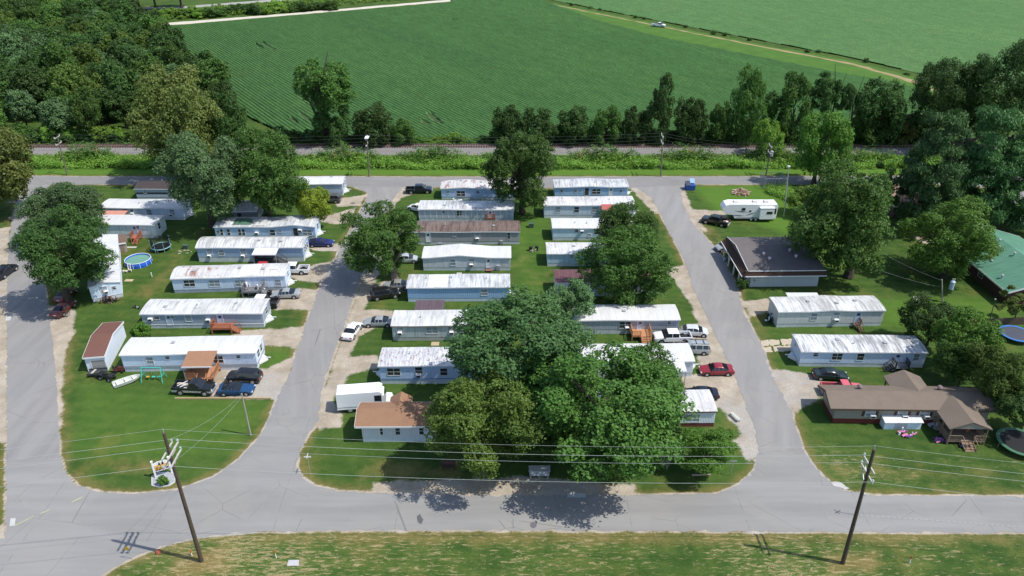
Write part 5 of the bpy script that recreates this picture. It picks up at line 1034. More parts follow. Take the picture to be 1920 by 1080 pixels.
def marker(label, px, c, h=.8, name='marker_post'):
    t = small(name, label, 'marker', px); MB().cyl((0, 0, 0), (0, 0, h * .6), .06, .05, 8).build('post', TRIM, t); MB().cyl((0, 0, h * .6), (0, 0, h), .07, .06, 8).build('cap', c, t)
OR = plain('marker_orange', (.50, .12, .03), .5)
marker('orange topped utility marker standing left of the left pole', (360, 1042), OR); marker('orange topped utility marker near the pale concrete pad', (518, 1046), OR, 1.1); marker('orange topped utility marker on the verge right of the right pole', (1705, 1056), OR, 1.1)
t = small('hydrant_cap', 'low rusty red valve cover in the shadow line of the left pole', 'valve cover', (297, 1036)); MB().loft([[(r_ * math.cos(a), r_ * math.sin(a), z) for a in [2 * math.pi * i / 10 for i in range(10)]] for r_, z in ((.3, 0), (.32, .1), (.24, .28), (.1, .33))]).build('cap', plain('rusty_red', (.28, .08, .05), .7), t); MB().cyl((0, 0, .33), (0, 0, .42), .06, .05, 6).build('bolt', plain('rusty_red', (.28, .08, .05)), t)
def bench(label, px, ang, m, L_=1.6, back=True):
    t = small('bench', label, 'bench', px, ang); MB().box(-L_ / 2, L_ / 2, -.22, .22, .42, .47).build('seat', m, t)
    if back: MB().prism([(-L_ / 2, .22, .55), (L_ / 2, .22, .55), (L_ / 2, .34, .95), (-L_ / 2, .34, .95)], (0, .04, 0)).build('backrest', m, t)
    for x in (-L_ / 2 + .12, L_ / 2 - .12):
        for y in (-.18, .2): MB().box(x - .04, x + .04, y - .04, y + .04, 0, .42).build('leg', m, t)
bench('dark red slatted bench in the tree shade left of the mailboxes', (841, 879), 0, plain('bench_maroon', (.07, .03, .03), .7)); bench('pale grey bench lying by the right road', (1378, 785), -66, plain('bench_grey', (.42, .44, .40), .8), 1.7, False)
t = small('log', 'long pale log lying under the round bush', 'log', (1297, 892)); MB().cyl((0, 0, .12), (2.2, .05, .12), .12, .1, 8).build('trunk', plain('log_pale', (.28, .22, .17), .9), t); MB().cyl((-.005, 0, .12), (-.02, 0, .12), .10, .10, 8).build('cut_end', plain('log_cut', (.45, .36, .26), .9), t)
# assorted yard items
def crate(label, px, s, c, cat='box', name='storage_box', rot=0):
    t = small(name, label, cat, px, rot); MB().box(-s[0] / 2, s[0] / 2, -s[1] / 2, s[1] / 2, .03, s[2]).build('body', c, t); MB().box(-s[0] / 2 - .04, s[0] / 2 + .04, -s[1] / 2 - .04, s[1] / 2 + .04, s[2], s[2] + .06).build('lid', c, t)
    return t
GB = plain('utility_green', (.06, .10, .075), .5)
crate('green transformer box on the lawn in the middle of the centre block', (996, 426), (.9, .8, .8), GB, 'utility box'); crate('dark green transformer box on the lawn between the left rows', (349, 466), (.9, .8, .7), GB, 'utility box')
crate('dark box on the left of the litter by the lawn utility posts', (995, 470), (.6, .5, .7), BLACK, 'box'); crate('dark box on the right of the litter by the lawn utility posts', (1006, 469), (.6, .5, .7), BLACK, 'box')
crate('black wheelie bin at the corner of the grey deck', (507, 555), (.6, .6, .9), BLACK, 'bin', 'wheelie_bin')
def litter(label, px, cols, n, spread, cat='yard clutter', name='clutter_heap', size=.3, h=.5):
    t = small(name, label, cat, px); r = random.Random(int(px[0] * 7 + px[1])); bs = {}
    for i in range(n):
        c = cols[i % len(cols)]; b = bs.setdefault(c, MB()); a = r.uniform(0, 6.28); q = r.random() ** .5 * spread; s = size * r.uniform(.5, 1.3); x, y = q * math.cos(a), q * math.sin(a) * .6
        if i % 3 == 0: b.cyl((x, y, .0), (x + s * .3, y, h * r.uniform(.5, 1.2)), s * .4, s * .35, 8)
        else:
            z = h * r.random(); b.beam((x - s, y - s * r.uniform(-1, 1), z * .4 + .05), (x + s, y + s * r.uniform(-1, 1), z * .8 + .1), s * .7, s * .5)
    for c, b in bs.items(): b.build({'white_trim': 'pale_items', 'black_plastic': 'dark_items'}.get(c.name, c.name.split('.')[0] + '_items'), c, t)
    return t
RUSTY = plain('rusty_scrap', (.16, .085, .055), .8, .2, 0, .4, 3); CREAM = plain('cream_plastic', (.62, .55, .38), .5); PURPLE = plain('purple_plastic', (.30, .10, .36), .5); PINK = plain('pink_plastic', (.60, .22, .36), .5)
litter('heap of rusty scrap at the gable end of the shuttered mobile home', (205, 566), [RUSTY, BLACK, WOOD], 34, 1.5, 'scrap', h=.9)
litter('pale toys and buckets beside the pool ladder', (237, 509), [TRIM, CREAM, BLACK], 14, .9)
litter('white clutter on the grey deck, left of the wheelie bin', (461, 550), [TRIM, BLACK, plain('grey_plastic', (.3, .3, .3))], 18, 1.1, h=1.6, size=.4)
litter('white chairs and bags at the right of the grey deck', (486, 551), [TRIM, BLACK], 10, .6, h=1.5, size=.4)
litter('grey air tank and hose on the lawn above the white roofed home', (254, 578), [STEEL, BLACK], 8, .5)
litter('pale scraps scattered by the dark green transformer box', (345, 472), [CONC, CREAM], 16, 1.6, size=.15, h=.15)
litter('white and pink plastic ride on toys in front of the low white shed', (1698, 815), [TRIM, PINK, PURPLE], 14, 1.1, 'toys', 'toy_heap', h=.6)
litter('purple toy car on the grass beside the gabled porch', (1761, 826), [PURPLE, PINK, BLACK], 14, .8, 'toys', 'toy_heap', h=.5)
litter('red and purple clutter on the gabled porch', (1813, 812), [PURPLE, plain('junk_red', (.3, .06, .05)), BLACK, ORANGEWOOD], 18, 1.1, h=1.3)
litter('blue black bags at the foot of the porch steps', (1806, 838), [plain('bag_navy', (.03, .04, .08), .4), BLACK], 8, .7, size=.3)
litter('white clutter and chairs outside the office front', (1364, 490), [TRIM, GREYMETAL, GB], 12, .8, h=.9)
litter('dark plants and pots at the left end of the beige mobile home', (1446, 602), [BLACK, GB, TRIM], 16, 1.0, h=1.2)
litter('tan rubbish between the two dark boxes on the lawn', (1000, 472), [CREAM, CONC], 8, .5, size=.2)
litter('white panels leaning behind a light blue home under the round dark tree', (852, 379), [TRIM, ACM], 8, 1.2, h=.8, size=.5)
litter('grey pots and pipes at the wall of the tan grey home', (828, 461), [STEEL, GB], 9, .7)
litter('pale pots along the streaked roofed home by the metal steps', (1668, 692), [CONC, TRIM], 10, .9, h=.6, size=.2)
litter('dark bin and chair beside the gabled porch on the brown house', (1753, 803), [plain('bin_grey', (.16, .18, .2), .5), GREYMETAL], 5, .5, h=1.0, size=.5)
def slab(name, px, s, c, label, cat): 
    t = small(name, label, cat, px); MB().box(-s[0] / 2, s[0] / 2, -s[1] / 2, s[1] / 2, .0, .06).build('slab', c, t); return t
def flat(px, s, c, label, seed): 
    p = G(*px); q = np.array([[p.x - s[0], p.y - s[1]], [p.x + s[0], p.y - s[1]], [p.x + s[0], p.y + s[1]], [p.x - s[0], p.y + s[1]]]); sheet('paving_slab', q, .05 + seed * .001, CONC if seed % 2 else plain('tan_paver', (.40, .31, .2), .9), label, 'slab')
flat((242, 526), (.7, .4), 0, 'tan paver on the grass below the pool', 0); flat((861, 513), (.45, .3), 0, 'pale paver on the grass before the home with a gabled roof', 1); flat((816, 645), (.6, .5), 0, 'tan worn paver at the foot of the brown streaked wall', 2); flat((1722, 560), (.7, .7), 0, 'pale grey slab in the grass by the round shrub', 3); flat((1008, 575), (.5, .4), 0, 'tan worn paver in the grass left of the foreground trees', 4); flat((247, 464), (.9, .3), 0, 'grey slab beside the small two tone shed', 5)
# wooden fence by the trampoline
A_, B_ = G(1852, 612), G(1925, 608); d_ = B_ - A_; t = thing('wooden_fence', 'low dark board fence behind the blue rimmed trampoline', 'fence', A_, math.atan2(d_.y, d_.x)); L = d_.length + 8
b = MB()
for i in range(int(L / .16)): b.box(i * .16, i * .16 + .14, -.02, .02, .05, 1.35 + .03 * (i % 3))
b.build('boards', plain('fence_board', (.10, .075, .06), .85, .15, 0, .35, 3), t)
for i in range(int(L / 2.4) + 1): MB().box(i * 2.4 - .06, i * 2.4 + .06, .03, .15, 0, 1.45).build('post', WOOD, t)
t = small('wood_ramp', 'tan wooden ramp boards beside the low dark fence', 'ramp', (1838, 612), -30); MB().prism([(-1.6, -.5, .1), (1.6, -.5, .1), (1.6, -.5, .2), (-1.6, -.5, .9)], (0, 1.0, 0)).build('boards', plain('ramp_wood', (.30, .19, .12), .8), t); MB().box(-1.5, -1.35, -.45, .45, 0, .8).build('leg', WOOD, t)

# ---------------------------------------------------------------- poles and wires
def crossarm(t, z, along, length, off=0, mat=GREYWOOD, ins=True, d2=None):
    a = MB(); ex = Vector((math.cos(along), math.sin(along), 0)); sx = Vector((-ex.y, ex.x, 0))
    a.beam(ex * (-length / 2) + sx * off + Vector((0, 0, z)), ex * (length / 2) + sx * off + Vector((0, 0, z)), .12, .14); o = a.build('crossarm', mat, t)
    if ins:
        for k in ins if isinstance(ins, (list, tuple)) else (-.46, .46):
            p = ex * (length * k) + sx * off; MB().cyl((p.x, p.y, z + .07), (p.x, p.y, z + .3), .07, .10, 8).cyl((p.x, p.y, z + .3), (p.x, p.y, z + .38), .06, .05, 8).build('insulator', plain('insulator_grey', (.45, .52, .52), .3, .5), o)
def upole(label, base, top_px, r0=.19, r1=.13, mat=POLEWOOD, name='utility_pole', h=None):
    B = G(*base); zt = h or AtY(top_px[0], top_px[1], B.y).z
    xt = AtY(top_px[0], top_px[1], B.y).x - B.x if top_px else 0
    t = thing(name, label, 'utility pole', B); MB().cyl((0, 0, -.3), (xt, 0, zt), r0, r1, 12).build('pole', mat, t); t['zt'] = zt; t['xt'] = xt
    return t
lp = upole('tall dark wooden pole with two pairs of crossarms over the entrance sign', (378, 1052), (307, 812), .23, .15); rp_ = upole('tall dark wooden pole leaning right, with two single crossarms', (1580, 1056), (1639, 843), .23, .15)
def polept(t, z, y=0): return Vector((t.location.x + t['xt'] * z / t['zt'], t.location.y + y, z))
for t_, dbl in ((lp, 1), (rp_, 0)):
    H_ = t_['zt']
    for k, (z, ln_, sh) in enumerate(((H_ - 2.3, 2.6, .25 if not dbl else .1), (H_ - 3.35, 2.9, .25 if not dbl else .1))):
        for off in ((-.28, .28) if dbl else (.2,)):
            a = MB(); zc = Vector((t_['xt'] * z / H_ + off, sh * 2, z)); a.beam(zc + Vector((0, -ln_ / 2, 0)), zc + Vector((0, ln_ / 2, 0)), .12, .14); o = a.build('crossarm', GREYWOOD, t_)
            for yy in ((ln_ / 2 - .1,) if k == 0 else (ln_ / 2 - .1, -ln_ / 2 + .1)): p = zc + Vector((0, yy, 0)); MB().cyl(p + Vector((0, 0, .07)), p + Vector((0, 0, .30)), .07, .11, 8).cyl(p + Vector((0, 0, .3)), p + Vector((0, 0, .4)), .06, .05, 8).build('insulator', plain('insulator_grey', (.45, .52, .52), .3, .5), o)
        MB().beam((t_['xt'] * z / H_, .1, z - .9), (t_['xt'] * z / H_ + .1, sh * 2 + ln_ * .3, z - .05), .06, .06).build('brace', STEEL, t_)
    MB().cyl((t_['xt'], 0, H_), (t_['xt'], .05, H_ + .45), .04, .05, 6).build('top_pin', STEEL, t_)
WIRE = plain('wire_aluminium', (.34, .37, .34), .6, .2, 0, .05)
def wire(name, label, pts, sag, r=.022, mat=WIRE, group=None, n=20):
    b = MB(); pl = []
    for a, c in zip(pts, pts[1:]):
        a, c = Vector(a), Vector(c)
        for i in range(n + 1):
            f = i / n; p = a.lerp(c, f); p.z -= sag * 4 * f * (1 - f); pl.append(p)
    b.tube(pl, r, 5); o = b.build(name, mat); return tag(o, label, 'power line', group)
def lw(dz, dy, px_l, px_r):      # wire levels: both poles, continuing past both edges
    a = polept(lp, lp['zt'] + dz, dy); c = polept(rp_, rp_['zt'] + dz, dy); l = a + Vector((-75, -9.0 + 0, -2)); q = c + Vector((70, -7, -2.0)); return [l, a, c, q]
for dz, dy, lab in ((.45, 0, 'thin topmost wire between the two dark street poles'), (-1.9, 1.4, 'second wire from the top, on the far end of the upper crossarms'), (-2.95, 1.55, 'third wire from the top, on the far end of the lower crossarms'), (-2.95, -1.15, 'lowest wire, nearest the street, between the two dark poles')):
    wire('power_line', lab, lw(dz, dy, 0, 0), .9, .010 if dz > 0 else .015)
sp = upole('grey service pole standing on the corner lawn by the blue coupe', (470, 816), (453, 738), .12, .09, plain('service_pole', (.30, .27, .23), .85, .15, 0, .25, 2))
a = polept(sp, sp['zt'] - .1); b_ = polept(lp, lp['zt'] - .9); c_ = polept(lp, lp['zt'] - 3.6)
wire('service_cable', 'upper slack cable from the grey service pole to the left street pole', [a, b_], .7, .011); wire('service_cable', 'lower slack cable from the grey service pole to the left street pole', [a - Vector((0, 0, .3)), c_], .5, .011)
for i, (base, top_) in enumerate((((692, 331), (688, 257)), ((1239, 331), (1243, 253)), ((126, 328), (107, 255)), ((1436, 329), (1446, 272)))):
    t_ = upole(('roadside pole with a bright tilted lamp arm behind the park road', 'grey roadside pole between the round dark tree and the right road', 'leaning roadside pole on the back road grass at the far left', 'dark roadside pole with a grey transformer near the chain link enclosure')[i], base, top_, .15, .11, plain('road_pole', (.16, .14, .12), .85, .15, 0, .3, 2))
    H_ = t_['zt']; x_ = t_['xt']
    for z in (H_ - .3, H_ - 1.8): 
        o = MB().beam((x_ * z / H_ - .1, -1.2, z), (x_ * z / H_ - .1, 1.2, z), .12, .14).build('crossarm', GREYWOOD, t_)
        for yy in (-1.1, 1.1): MB().cyl((x_ * z / H_ - .1, yy, z + .07), (x_ * z / H_ - .1, yy, z + .35), .07, .1, 8).build('insulator', TRIM, o)
    if i == 3: MB().cyl((x_ + .45, 0, H_ - 2.6), (x_ + .45, 0, H_ - 1.4), .32, .32, 12).build('transformer', plain('transformer_grey', (.40, .44, .47), .5), t_)
    if i == 0: MB().box(x_ - .3, x_ + .5, -1.5, .2, H_ + .05, H_ + .22).build('lamp_arm', TRIM, t_)
    RPS = globals().setdefault('RPS', []); RPS.append(polept(t_, H_))
RPS = sorted(RPS, key=lambda v: v.x)
for k, (dz, dy) in enumerate(((.1, -1.1), (.1, 1.1), (-1.45, -1.1), (-1.45, 1.1), (-3.2, .1))):
    pts = [RPS[0] + Vector((-60, 2, dz)), *[p + Vector((0, dy, dz)) for p in RPS], RPS[-1] + Vector((70, 2, dz))]
    wire('power_line', ('upper near', 'upper far', 'middle near', 'middle far', 'lowest single')[k] + ' wire of the line along the back road', pts, .8, .014, plain('wire_dark', (.10, .10, .10), .5), n=12)
t_ = upole('thin metal pole with a small lamp head above the camping trailer', (1470, 406), (1479, 313), .12, .09, plain('lamp_pole', (.34, .33, .31), .6)); MB().box(t_['xt'] - .2, t_['xt'] + .25, -.2, .2, t_['zt'], t_['zt'] + .2).build('lamp_head', TRIM, t_); MB().beam((t_['xt'] * .5, 0, t_['zt'] * .55), (t_['xt'] * .5 + .5, .1, t_['zt'] * .6), .05, .05).build('arm', STEEL, t_)
t_ = upole('short service pole carrying a grey transformer above the shaded lawn', (1768, 566), (1766, 524), .13, .1, plain('service_pole', (.30, .27, .23))); MB().cyl((.55, -.1, t_['zt'] - 1.7), (.55, -.1, t_['zt'] - .35), .36, .36, 14).cyl((.55, -.1, t_['zt'] - .35), (.55, -.1, t_['zt'] - .2), .38, .2, 14).build('transformer', plain('transformer_blue', (.34, .42, .50), .45, .4), t_)
for s in (-.15, .15): MB().cyl((.55 + s, -.1, t_['zt'] - .25), (.55 + s, -.1, t_['zt'] + .2), .05, .06, 6).build('bushing', TRIM, t_)
w0 = polept(t_, t_['zt'] - .2); 
wire('service_cable', 'pale cable running up left over the shaded lawn from the transformer pole', [w0, G(1600, 440, 6.5)], .6, .011); wire('service_cable', 'second pale cable over the shaded lawn, nearer the beige home', [w0 + Vector((0, 0, -1.2)), G(1560, 470, 6.0)], .6, .011)
t_ = upole('thin dark post standing by the wooden fence', (1853, 612), (1866, 562), .07, .06, plain('post_dark_green', (.05, .07, .05), .7)); MB().box(t_['xt'] - .1, t_['xt'] + .1, -.1, .1, t_['zt'], t_['zt'] + .15).build('cap', GREYMETAL, t_)
for px, lab in (((285, 519), 'short white pipe standing on the lawn below the pool'), ((1488, 437), 'short dark post on the lawn right of the camping trailer')):
    t_ = small('pipe_stub', lab, 'pipe', px); MB().cyl((0, 0, 0), (0, 0, .75), .07, .07, 8).build('pipe', TRIM if 'white' in lab else BLACK, t_); MB().cyl((0, 0, .75), (0, 0, .83), .1, .08, 8).build('cap', TRIM if 'white' in lab else BLACK, t_)
# ---------------------------------------------------------------- trees
def leafmat(name, c1, c2, trans=.36):
    g = NG(name, .60, .30); oi = g.n('ObjectInfo'); t_ = g.attr('tint')
    c1, c2 = [tuple(x * v for x, v in zip(q, (1.26, 1.34, 1.18))) for q in (c1, c2)]; k = g.mix(t_, c1, c2); r = g.math('SUBTRACT', oi.outputs['Random'], .5)
    h = g.n('HueSaturation'); g.l(k, h.inputs['Color']); g.put(g.math('ADD', .5, g.math('MULTIPLY', r, .016)), h.inputs['Hue']); g.put(g.math('ADD', 1.0, g.math('MULTIPLY', r, .5)), h.inputs['Value'])
    g.l(h.outputs[0], g.b.inputs['Base Color'])
    tr = g.n('BsdfTranslucent'); mx = g.n('MixShader'); g.l(h.outputs[0], tr.inputs[0]); mx.inputs[0].default_value = trans; g.l(g.b.outputs[0], mx.inputs[1]); g.l(tr.outputs[0], mx.inputs[2])
    g.l(mx.outputs[0], g.t.nodes['Material Output'].inputs[0]); return g.m
LM = dict(dark=leafmat('leaf_dark', (.022, .055, .012), (.068, .122, .030)), green=leafmat('leaf_green', (.031, .076, .013), (.092, .160, .034)), grey=leafmat('leaf_grey_green', (.050, .102, .042), (.128, .198, .082)),
          silver=leafmat('leaf_silver', (.026, .060, .018), (.086, .145, .050)), yellow=leafmat('leaf_yellow_green', (.15, .22, .018), (.33, .39, .055)), bronze=leafmat('leaf_bronze', (.062, .086, .020), (.150, .160, .044)), bright=leafmat('leaf_bright', (.042, .105, .014), (.120, .210, .034)),
          pine=leafmat('leaf_pine', (.024, .064, .020), (.078, .145, .046), .2), weed=leafmat('leaf_weed', (.075, .165, .020), (.205, .310, .055)), mixed=leafmat('leaf_mixed', (.042, .086, .014), (.125, .175, .034)), cedar=leafmat('leaf_cedar', (.018, .042, .013), (.048, .085, .026), .05), dry=leafmat('leaf_dry', (.12, .11, .04), (.26, .22, .10)))
BARK = plain('bark', (.075, .06, .048), .9, .1, 0, .3, 4); BARKP = plain('pale_bark', (.20, .17, .14), .9, .1, 0, .3, 4)
def leaves(name, C_, out, n, leaf, spread, seed, tintc=None, flat=False, asp=.62):
    """n leaf-sized faces scattered round the clump centres C_ (with outward directions)"""
    r = np.random.default_rng(seed); k = r.integers(0, len(C_), n); P = C_[k] + r.normal(0, 1, (n, 3)) * spread * (np.array([1, 1, .75]))
    nr = out[k] * .9 + r.normal(0, .62, (n, 3)) + np.array([0, 0, .35]); nr /= np.linalg.norm(nr, axis=1)[:, None]
    a = np.cross(nr, r.normal(0, 1, (n, 3))); a /= np.linalg.norm(a, axis=1)[:, None] + 1e-9; b = np.cross(nr, a)
    s = leaf * r.uniform(.6, 1.35, (n, 1)); V = np.stack([P - a * s, P - b * s * asp, P + a * s, P + b * s * asp], 1).reshape(-1, 3)
    me = bpy.data.meshes.new(name); me.vertices.add(4 * n); me.vertices.foreach_set('co', V.astype(np.float32).ravel()); me.loops.add(4 * n); me.loops.foreach_set('vertex_index', np.arange(4 * n, dtype=np.int32))
    me.polygons.add(n); me.polygons.foreach_set('loop_start', np.arange(0, 4 * n, 4, dtype=np.int32)); 
    ct = r.random(len(C_)) if tintc is None else tintc; ti = np.clip(ct[k] * .55 + r.random(n) * .45, 0, 1)
    me.attributes.new('tint', 'FLOAT', 'POINT').data.foreach_set('value', np.repeat(ti, 4).astype(np.float32)); me.update(calc_edges=True); me.validate(); return me
def crown(kind, seed, n=9000, leaf=.05):
    """a crown filling about a unit ball"""
    r = np.random.default_rng(seed); L_ = []
    if kind in ('round', 'oak', 'droop', 'airy'):
        m = {'round': 13, 'oak': 17, 'droop': 15, 'airy': 11}[kind]
        for i in range(m):
            z = 1 - 2 * (i + .5) / m; z = z * .95; a = i * 2.4 + r.uniform(-.5, .5); q = math.sqrt(max(0, 1 - z * z)); d = r.uniform(.5, .72) if kind != 'airy' else r.uniform(.45, .85)
            L_.append((np.array([q * math.cos(a), q * math.sin(a), z]) * d, r.uniform(.26, .44) if kind != 'airy' else r.uniform(.18, .30)))
        if kind != 'airy': L_.append((np.zeros(3), .55))
    elif kind == 'tall':
        for i in range(11):
            z = -1 + 2 * (i + .5) / 11 + r.uniform(-.08, .08); q = (.95 if z > -.2 else .62) * (1 - abs(z) ** 4) ** .5 * r.uniform(.35, .75); a = i * 2.4 + r.uniform(-.4, .4); L_.append((np.array([q * math.cos(a), q * math.sin(a), z * .66]), r.uniform(.34, .54)))
    elif kind == 'pine':
        for lv in range(8):
            z = -.75 + 1.6 * lv / 7; rad = (.92 - .62 * max(0, z) ** 1.4) * (1 if lv else .6); k = 6 if lv < 6 else 3
            for i in range(k): a = i * 6.283 / k + lv * .7 + r.uniform(-.3, .3); q = rad * r.uniform(.45, .85); L_.append((np.array([q * math.cos(a), q * math.sin(a), z + r.uniform(-.08, .08)]), r.uniform(.20, .30)))
        L_.append((np.array([0, 0, .82]), .25))
    elif kind == 'cone':
        for lv in range(9):
            z = -.9 + 1.75 * lv / 8; rad = .85 * (1 - (z + 1) / 2.1); k = 5
            for i in range(k): a = i * 6.283 / k + lv * .6; q = rad * r.uniform(.4, .8); L_.append((np.array([q * math.cos(a), q * math.sin(a), z]), .12 + .22 * rad))
    C_, O_, T_ = [], [], []
    if kind in ('pine', 'cone'): SL = [(c, q, r.random()) for c, q in L_]
    else:
        SL = []
        for c, q in L_:
            lt = r.random(); k = 9 if kind != 'airy' else 6
            for _ in range(k):
                d = r.normal(0, 1, 3) + c * 1.6; d /= np.linalg.norm(d) + 1e-9
                SL.append((c + d * q * r.uniform(.45, .95), q * r.uniform(.34, .58), np.clip(.65 * lt + .35 * r.random(), 0, 1)))
    cen = np.array([l[0] for l in SL]); rad = np.array([l[1] for l in SL])
    for (c, q, lt) in SL:
        k = max(8, int(34 * (q / .17) ** 2)) if kind not in ('pine', 'cone') else 26
        for _ in range(k):
            d = r.normal(0, 1, 3); d /= np.linalg.norm(d)
            if kind == 'pine': d[2] = abs(d[2]) * .35
            elif d[2] < -.35 and r.random() < .6: d[2] = -d[2]
            p = c + d * q * r.uniform(.70, 1.05) * (1, 1, .6 if kind == 'pine' else .9)
            if (np.linalg.norm(cen - p, axis=1) < rad * .62).any() and kind != 'pine': continue
            o = p * .25 + d; o /= np.linalg.norm(o) + 1e-9; C_.append(p); O_.append(o); T_.append(np.clip(lt * .7 + r.random() * .3, 0, 1))
            if kind == 'droop' and r.random() < .5:
                for s in (1, 2): C_.append(p + np.array([d[0] * .03, d[1] * .03, -.055 * s])); O_.append(o); T_.append(T_[-1])
    return leaves('crown', np.array(C_), np.array(O_), n, leaf, .030 if kind != 'pine' else .045, seed, np.array(T_), asp=.62 if kind not in ('pine', 'cone') else .36)
def trunk_mesh(seed, kind='broad'):
    r = random.Random(seed); b = MB(); pts = []
    for i in range(7): f = i / 6; pts.append((Vector((r.uniform(-.12, .12) * f, r.uniform(-.12, .12) * f, f * (1.15 if kind == 'broad' else 1.6))), .115 * (1 - .62 * f) * (1.35 if i == 0 else 1)))
    for (p, q), (p2, q2) in zip(pts, pts[1:]): b.cyl(p, p2, q, q2, 8, 0, False)
    for k in range(6 if kind == 'broad' else 11):
        p = pts[2 + k % 4][0] if kind == 'broad' else pts[0][0].lerp(pts[-1][0], .3 + .065 * k); a = k * 2.4 + r.uniform(-.4, .4); ln = r.uniform(.45, .75) if kind == 'broad' else .5
        e = p + Vector((math.cos(a) * ln, math.sin(a) * ln, (ln * .8 if kind == 'broad' else ln * .15))); m_ = p.lerp(e, .5) + Vector((0, 0, -.04)); b.cyl(p, m_, .05, .035, 6, 0, False); b.cyl(m_, e, .035, .012, 6, 0, False)
    me = bpy.data.meshes.new('trunk'); me.from_pydata(b.v, [], b.f); me.materials.append(BARK); return me
CR = {}
def get_crown(kind, v, n=9000, leaf=.05):
    k = (kind, v, n, leaf)
    if k not in CR: me = crown(kind, 100 + v * 7 + len(kind), n, leaf); me.materials.append(LM['green']); CR[k] = me
    return CR[k]
TR = {k: [trunk_mesh(i + (50 if k == 'pine' else 0), k) for i in range(3)] for k in ('broad', 'pine')}
def tree_at(name, label, X, Y, zc, rx, ry, rz_, kind, leafk, v=0, n=9000, leaf=.05, rot=0, group=None, cat='tree', bark=BARK, base=None, tr=.5):
    bx, by = base if base is not None else (X, Y)
    t = thing(name, label, cat, (bx, by, 0), 0, group)
    c = bpy.data.objects.new('crown' if cat == 'tree' else 'foliage', get_crown(kind, v, n, leaf)); COL.objects.link(c); c.parent = t; c.location = (X - bx, Y - by, zc); c.scale = (rx, ry, rz_); c.rotation_euler = (0, 0, rot)
    c.material_slots[0].link = 'OBJECT'; c.material_slots[0].material = LM[leafk]
    k = bpy.data.objects.new('trunk' if cat == 'tree' else 'stem', TR['pine' if kind == 'pine' else 'broad'][v % 3]); COL.objects.link(k); k.parent = t; hh = max(.6, zc); q = max(.6, min(rx, ry) * tr * 1.4 ); k.scale = (q * (.55 + .45 * min(1, hh / 9)), q * (.55 + .45 * min(1, hh / 9)), hh); k.rotation_euler = (0, 0, rot)
    k.material_slots[0].link = 'OBJECT'; k.material_slots[0].material = bark
    return t
def tree(name, label, box, yb, kind='oak', leafk='green', v=0, n=11000, leaf=.046, xb=None, depth=1.0, **kw):
    """box = crown outline in the photograph, yb = picture row where the trunk meets the ground"""
    x0, y0, x1, y1 = box; xc = (x0 + x1) / 2; yc = (y0 + y1) / 2; Bp = G(xb if xb is not None else xc, yb)
    mid = AtY(xc, yc, Bp.y); dist = Bp.y / ray(xc, yc).y; rx = (x1 - x0) / 2 * dist / F; hp = (y1 - y0) / 2 * dist / F
    ph = PITCH + math.atan((yc - 540) / F); ry = rx * depth; ry = min(ry, max(.5 * rx, math.sqrt(max(0, hp ** 2 - (.68 * rx * math.cos(ph)) ** 2)) / math.sin(ph))); b2 = (hp ** 2 - (ry * math.sin(ph)) ** 2) / math.cos(ph) ** 2; rz_ = math.sqrt(max(b2, (.45 * hp) ** 2))
    zc = max(mid.z, rz_ * .8)
    return tree_at(name, label, mid.x, Bp.y, zc, rx * .95, ry * .95, rz_ * .95, kind, leafk, v, n, leaf, rot=((x0 * 1.7 + y0) % 6.28 if ry > rx * .93 else ((x0 + y0) % 2 >= 1) * math.pi + ((x0 * .37) % .5 - .25)), base=(Bp.x, Bp.y), **kw)
N1, N2 = (42000, .0225), (20000, .033)
def T(label, box, yb, kind, leafk, v=0, big=False, name='broadleaf_tree', **kw):
    n, lf = N1 if big else N2
    if kind == 'cone' or kind == 'pine': lf *= 1.5
    return tree(name, label, box, yb, kind, leafk, v, n, lf, **kw)
T('tall dark dense tree over the left road with two red cars at its foot', (36, 386, 214, 552), 566, 'oak', 'dark', 1, True, xb=128)
T('grey green airy tree behind the tall dark left tree', (26, 332, 188, 456), 456, 'droop', 'grey', 2, True)
T('bronze leaved tree cut by the left edge beside the back road', (-75, 225, 70, 400), 400, 'oak', 'bronze', 3, xb=-20)
T('spreading grey green tree left of the two behind the rusty roofed rows', (298, 232, 470, 415), 425, 'droop', 'grey', 4, True, xb=400)
T('deep green tree right of the two behind the patched roof', (425, 238, 580, 412), 418, 'oak', 'green', 5, True, xb=505)
T('low yellow green tree at the end of the patched roof', (552, 340, 622, 425), 428, 'round', 'yellow', 1, xb=590)
T('large bronze green tree rising behind the left block', (250, 122, 425, 345), 335, 'oak', 'bronze', 6, True)
T('dark vine hung tree just right of the large bronze green tree', (380, 165, 470, 300), 315, 'oak', 'dark', 2)
T('green tree leaning over the park road with its pale trunk showing', (628, 376, 792, 520), 522, 'oak', 'green', 7, True, xb=740, bark=BARKP)
T('round dark maple standing by the back road in the centre', (908, 232, 1050, 400), 400, 'round', 'green', 8, True)
T('upper of the two crowns beside the right road, behind the spreading one', (1112, 372, 1248, 500), 515, 'oak', 'green', 9, True)
T('wide spreading tree beside the right road', (1080, 422, 1284, 582), 578, 'oak', 'green', 10, True, xb=1178, depth=.7)
T('slim grey green tree between a maroon roof and a bright white roof', (1020, 515, 1116, 605), 625, 'droop', 'grey', 3, xb=1062)
T('largest dark tree in the middle of the foreground clump', (818, 532, 1120, 775), 780, 'oak', 'silver', 11, True, xb=985)
T('yellow tinged tree at the left of the foreground clump', (788, 680, 1022, 896), 890, 'oak', 'mixed', 12, True, xb=905)
T('broad green tree at the right of the foreground clump', (972, 630, 1302, 896), 882, 'oak', 'green', 13, True, xb=1130)
T('low green tree between the two front crowns of the foreground clump', (925, 728, 1105, 862), 848, 'round', 'dark', 2, True)
T('green tree pressed against the white home behind the foreground clump', (1120, 638, 1285, 800), 795, 'oak', 'green', 8, True)
